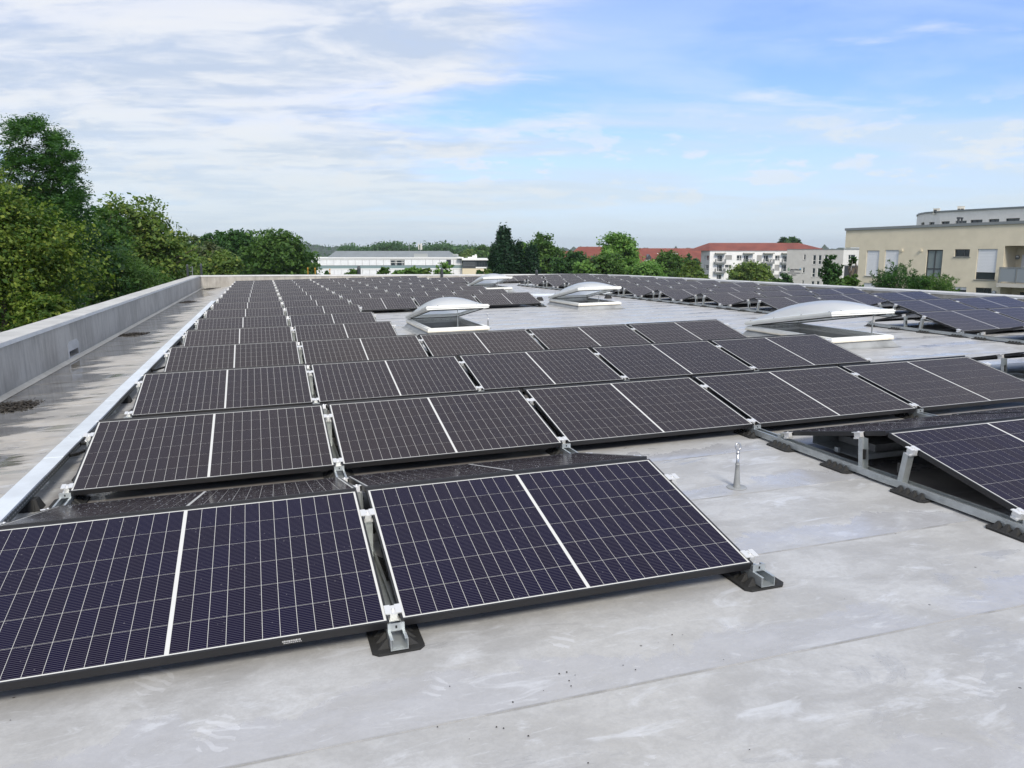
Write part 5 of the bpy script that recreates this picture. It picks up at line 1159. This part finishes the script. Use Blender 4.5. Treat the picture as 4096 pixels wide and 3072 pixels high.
hiproof(ap, [F.w(-.2, zA+.18, .1), F.w(F.L+9, zA+.18, .1), F.w(F.L+9, zA+.18, -13), F.w(-4.2, zA+.18, -13)], [F.w(F.hit(2856, 1000)[0], zr_, -6.2), F.w(F.L+1.5, zr_, -6.2)])

# --- red roofed houses
def redhouse(lab, pxl, pxr, yeave, yridge, rl, rr, zd, depth=11, wallc=(.10, .10, .11), name='red_roof_house'):
    t = thing(name, lab, 'building'); Fh = Facade(far(pxl, 1050, zd), far(pxr, 1050, zd)); ze = Fh.hit((pxl+pxr)/2, yeave)[1]
    zr5 = far((rl+rr)/2, yridge, zd+depth/2)[2]
    ul = float((far(rl, 1000, zd+depth/2)-Fh.o) @ Fh.u); ur = float((far(rr, 1000, zd+depth/2)-Fh.o) @ Fh.u)
    mb = MB(); Fh.box(mb, .5, Fh.L-.5, GZ, ze, -depth+.5, -.5); obj('wall', mb.mesh('wall', wallm('wall_dark_%d' % int(wallc[0]*1000), wallc)), t)
    hiproof(t, [Fh.w(0, ze, 0), Fh.w(Fh.L, ze, 0), Fh.w(Fh.L, ze, -depth), Fh.w(0, ze, -depth)], [Fh.w(ul, zr5, -depth/2), Fh.w(ur, zr5, -depth/2)])
    mb = MB(); Fh.box(mb, -.05, Fh.L+.05, ze-.22, ze-.005, -.1, .12); obj('gutter', mb.mesh('gutter', M['anth']), t)
    return t, Fh
h1, F1 = redhouse('big red hip roof house with tile courses left of the loose topped tree', 2236, 2640, 1072, 987, 2313, 2500, 170, 16)
h2, F2r = redhouse('long red roof behind the trees running to the apartment house', 2480, 2830, 1052, 993, 2500, 2826, 262, 16)
h3, F3r = redhouse('small red roof just visible between round tree and big hip roof', 2230, 2330, 1035, 1004, 2240, 2310, 230, 12)
h4, F4r = redhouse('low red roof with dormer against the apartment side wall', 2735, 2802, 1064, 1040, 2768, 2800, 252, 8)
h5, F5r = redhouse('small red gable with skylight right of the loose topped tree', 2540, 2620, 1062, 1018, 2560, 2585, 150, 8)
def dormer(t, Fh, px, py, wpx, hpx, n_):
    a, b, c_, d = Fh.rect((px, py, px+wpx, py+hpx)); mb = MB(); m_ = (a+b)/2
    Fh.box(mb, a, b, c_, d, n_-2.2, n_); mb.add([Fh.w(a-.25, d, n_+.1), Fh.w(b+.25, d, n_+.1), Fh.w(m_, d+.8, n_+.1), Fh.w(m_, d+.8, n_-3)], [(0, 1, 2), (0, 2, 3), (1, 3, 2)]); dm = obj('dormer', mb.mesh('dormer', M['anth']), t)
    mb = MB(); Fh.box(mb, lerp(a, b, .25), lerp(a, b, .75), c_+.15, d-.1, n_, n_+.03); obj('dormer_window', mb.mesh('dormer_window', M['glassb']), dm)
dormer(h1, F1, 2371, 1036, 22, 10, -2.2); dormer(h5, F5r, 2594, 1034, 12, 9, -1); dormer(h4, F4r, 2781, 1044, 12, 12, -1.)
for F_, t_, pr, n_ in ((F5r, h5, (2583, 1040, 2590, 1048), .0), (F2r, h2, (2682, 1016, 2688, 1020), -5.), (F2r, h2, (2640, 1013, 2646, 1017), -5.)):
    a, b, c_, d = F_.rect(pr); mb = MB(); F_.box(mb, a, b, c_, d, n_-1.5, n_+.05); obj('roof_window', mb.mesh('roof_window', wfr), t_)
mb = MB()
for px in (2705, 2714, 2720): a, b, c_, d = F2r.rect((px, 1012, px+2.5, 1018)); F2r.box(mb, a, b, c_, d, -6, -4.5)
obj('chimney', mb.mesh('chimney', wfr), h2)

# --- long white office
of = thing('white_office_block', 'long white panelled office with ribbed grey metal roof at centre distance', 'building')
zi = lambda x, y: (1200+x*.22604, 920+y*.22604)
F = Facade(far(1243, 1040, 256), far(1848, 1040, 262)); pan = mat('facade_panel_white', (.74, .75, .77), .5, noise=(.8, .06)); band = mat('facade_band', (.80, .80, .79), .5); gband = mat('glass_band', (.20, .27, .28), .25)
def fr(x0, y0, x1, y1): a = zi(x0, y0); b = zi(x1, y1); return F.rect((*a, *b))
zt5 = F.hit(*zi(900, 485))[1]; z1_ = F.hit(*zi(900, 522))[1]; z2_ = F.hit(*zi(900, 628))[1]; z3_ = F.hit(*zi(900, 682))[1]; z4_ = F.hit(*zi(900, 700))[1]
mb = MB(); F.box(mb, 0, F.L, GZ, z1_, -16, -.35); obj('wall', mb.mesh('wall', M['anth']), of)
mb = MB(); F.box(mb, -.3, F.L+.1, z1_, zt5, -16, .15); F.box(mb, -.35, F.L+.15, zt5-.25, zt5+.02, -16.05, .3); obj('parapet_band', mb.mesh('parapet_band', band), of)
mb = MB(); F.box(mb, 0, F.L, z3_, z2_, -.35, -.08); obj('glass_band', mb.mesh('glass_band', gband), of)
mb = MB(); F.box(mb, -.1, F.L, z4_, z3_, -.35, .06); obj('floor_band', mb.mesh('floor_band', band), of)
edges = [195, 347, 472, 598, 722, 848, 975, 1100, 1226, 1350, 1475, 1600, 1850, 1972, 2222, 2350]
ue_ = [F.hit(*zi(x, 560))[0] for x in edges]; step_ = (ue_[10]-ue_[1])/9
us_ = ue_[:]
while us_[-1]+step_ < F.L: us_.append(us_[-1]+step_)
us_.append(F.L)
open_ = [(1600, 1850)]
ow = F.rect((*zi(1600, 535), *zi(1845, 634))); od = F.rect((1786, 1041, 1804, 1064))
for lvl, (za, zb2) in enumerate(((z2_+.05, z1_-.08), (GZ, z4_-.06))):
    for a, b in zip(us_, us_[1:]):
        if b-a < .3: continue
        if lvl == 0 and a < (ow[0]+ow[1])/2 < b: continue
        segs = [(a, b)]
        if lvl == 0:
            segs = []; 
            if a < od[0] < b or a < od[1] < b:
                if od[0]-a > .3: segs.append((a, od[0]))
                if b-od[1] > .3: segs.append((od[1], b))
            else: segs = [(a, b)]
        for a_, b_ in segs:
            mb = MB(); F.box(mb, a_+.04, b_-.04, za, zb2, -.33, .0)
            for k in range(1, 4): u_ = lerp(a_, b_, k/4); F.box(mb, u_-.02, u_+.02, za+.1, zb2-.1, 0, .015)
            obj('facade_panel', mb.mesh('facade_panel', pan), of)
window(F, of, ow, .2, wfr, M['glassd'], (.35, .45, .85), (.6,), fw_=.12); window(F, of, od, .2, M['anth'], M['glassd'], (.6,), fw_=.12)
# right wing
Fr = Facade(far(1849, 1040, 258), far(1968, 1040, 258)); zq = lambda y: Fr.hit(1900, y)[1]
mb = MB(); Fr.box(mb, 0, Fr.L, GZ, zq(1074), -14, .02); obj('cream_wall', mb.mesh('cream_wall', mat('cream_wall', (.66, .58, .42), .8)), of)
mb = MB(); Fr.box(mb, 0, Fr.L, zq(1074), zq(1043), -14, -.6); obj('dark_recess', mb.mesh('dark_recess', M['anth']), of)
mb = MB(); Fr.box(mb, -.1, Fr.L+.2, zq(1041), zq(1034), -14, .2); Fr.box(mb, 4.5, Fr.L, zq(1073), zq(1068), -.6, 0); Fr.box(mb, Fr.L-.4, Fr.L, zq(1068), zq(1041), -.6, 0); obj('band', mb.mesh('band', band), of)
for i in range(3):
    a, b = Fr.hit(1850+0, 1050)[0]+.2, Fr.hit(1899, 1050)[0]; mb = MB(); Fr.box(mb, a, b, zq(1050+i*7), zq(1048.6+i*7), -.5, -.4); obj('louvre_bar', mb.mesh('louvre_bar', M['zinc']), of)
for i in range(5):
    a = lerp(Fr.hit(1905, 1050)[0], Fr.hit(1960, 1050)[0], i/5); mb = MB(); Fr.box(mb, a+.1, a+.9, zq(1067), zq(1045), -.55, -.45); obj('window', mb.mesh('window', M['glassd']), of)
# metal roof with standing seams
ribm = mat('standing_seam_zinc', (.24, .27, .29), .45, .25, noise=(.4, .08))
zrr = far(1600, 1004, 268)[2]; ul, ur = F.hit(1306, 1028)[0], F.hit(1812, 1028)[0]; rl_, rr_ = F.hit(1333, 1003)[0]+.0, F.hit(1800, 1006)[0]
mb = MB(); mb.add([F.w(ul, zt5, -2.5), F.w(ur+2, zt5, -2.5), F.w(ur+2, zt5, -17), F.w(ul, zt5, -17), F.w(rl_, zrr, -8), F.w(rr_, zrr, -8)], [(0, 1, 5, 4), (1, 2, 5), (2, 3, 4, 5), (3, 0, 4)]); obj('metal_roof', mb.mesh('metal_roof', ribm), of)
mb = MB(); nR = 84
for k in range(nR):
    t_ = (k+.5)/nR; ua = lerp(ul, ur+2, t_)
    lim = min(1., (ua-ul)/max(.01, rl_-ul)) if ua < rl_ else (min(1., (ur+2-ua)/max(.01, ur+2-rr_)) if ua > rr_ else 1.)
    p0 = F.w(ua, zt5+.02, -2.5); p1 = F.w(ua, lerp(zt5, zrr, lim)+.05, lerp(-2.5, -8, lim)); p2 = F.w(ua+.06, lerp(zt5, zrr, lim)+.05, lerp(-2.5, -8, lim)); p3 = F.w(ua+.06, zt5+.02, -2.5)
    q_ = lambda p: (p[0], p[1], p[2]+.08); mb.hexa([p0, p3, p2, p1], [q_(p0), q_(p3), q_(p2), q_(p1)])
kind(obj('standing_seams', mb.mesh('standing_seams', M['zinc']), of), 'stuff')
a, b, c_, d = F.rect((1655, 1015, 1711, 1031)); mb = MB(); F.box(mb, a, b, c_, d, -2.2, -.4); obj('plant_box', mb.mesh('plant_box', mat('plant_grey', (.33, .35, .35), .6)), of)
a, b, c_, d = F.rect((1812, 1017, 1836, 1032)); mb = MB(); F.box(mb, a, b, c_, d, -8, -4); obj('plant_box', mb.mesh('plant_box', MATS['plant_grey']), of)
for (x0, x1, y0, y1) in ((1826, 1852, 1029, 1034), (1870, 1890, 1028, 1034), (1888, 1906, 1022, 1034), (1898, 1905, 1018, 1024)):
    a, b, c_, d = Fr.rect((x0, y0, x1, y1)); mb = MB(); Fr.box(mb, a, b, c_, d, -4, -2); obj('roof_duct', mb.mesh('roof_duct', band), of)
# antennas
def mast(px, yt, yb2, zd, lab, kindm):
    p, q_ = far(px, yt, zd), far(px, yb2, zd); t = thing('antenna_mast', lab, 'antenna'); mb = MB(); mb.tube([(q_[0], q_[1], q_[2]-3), (p[0], p[1], p[2])], [.14, .05], 6); obj('pole', mb.mesh('pole', M['zinc']), t); mb = MB(); H = p[2]-q_[2]
    if kindm == 0:
        for k, z in enumerate((.35, .50, .58, .7)): mb.box(p[0]-.5+.1*k, p[0]+.5-.1*k, p[1]-.1, p[1]+.1, q_[2]+H*z, q_[2]+H*z+.14)
    else:
        for k in range(3):
            a = k*2.1+.6; mb.box(p[0]+.62*math.cos(a)-.16, p[0]+.62*math.cos(a)+.16, p[1]+.62*math.sin(a)-.1, p[1]+.62*math.sin(a)+.1, q_[2]+H*.30, q_[2]+H*.82)
        mb.box(p[0]-.7, p[0]+.7, p[1]-.05, p[1]+.05, q_[2]+H*.35, q_[2]+H*.35+.1)
    obj('antenna_panels', mb.mesh('antenna_panels', MATS['unit_cream'] if kindm else M['zinc']), t)
mast(1636, 966, 1006, 330, 'thin lattice antenna mast above the office roof', 0); mast(1681, 965, 1014, 268, 'antenna mast with white panel antennas on the office roof', 1)
# tower
tw = thing('ochre_tower', 'ochre square tower top rising above trees right of the office', 'building'); Ft = Facade(far(1912, 1000, 420), far(1933, 1000, 420))
mb = MB(); zt6 = Ft.hit(1922, 991)[1]; Ft.box(mb, 0, Ft.L, GZ, zt6, -3, 0); obj('shaft', mb.mesh('shaft', mat('ochre', (.50, .34, .17), .8)), tw)
mb = MB(); Ft.box(mb, -.1, Ft.L+.1, zt6+.25, zt6+.55, -3.1, .1); Ft.box(mb, 0, Ft.L, zt6+1.0, zt6+1.1, -3, 0)
for k in range(7): u_ = lerp(.02, Ft.L-.12, k/6); Ft.box(mb, u_, u_+.1, zt6+.55, zt6+1.0, -.1, 0)
Ft.box(mb, .3, Ft.L-.3, zt6, zt6+.25, -2.7, -.2); obj('tower_gallery', mb.mesh('tower_gallery', M['zinc']), tw)
# two small red roofs below the hill
for i, (px, py) in enumerate([(1226, 1028), (1230, 1052)]):
    t, _ = redhouse(['tiny red roof among the trees below the hill, upper one', 'tiny red roof among the trees below the hill, lower one'][i], px-2, px+20, py+10, py, px+2, px+16, 300, 8, name='distant_house')

# ------------------------------------------------------------ haze
hzm = bpy.data.materials.new('haze'); hzm.use_nodes = True; g = NT(hzm.node_tree)
pv = g.n('ShaderNodeVolumePrincipled'); pv.inputs['Color'].default_value = (.80, .88, .97, 1); pv.inputs['Density'].default_value = .00014; pv.inputs['Anisotropy'].default_value = .1
g.t.links.new(pv.outputs[0], g.n('ShaderNodeOutputMaterial').inputs['Volume'])
mb = MB(); mb.box(-6100, 6100, -6100, 6100, GZ-1, 75); kind(obj('haze', mb.mesh('haze', hzm), None), 'stuff')
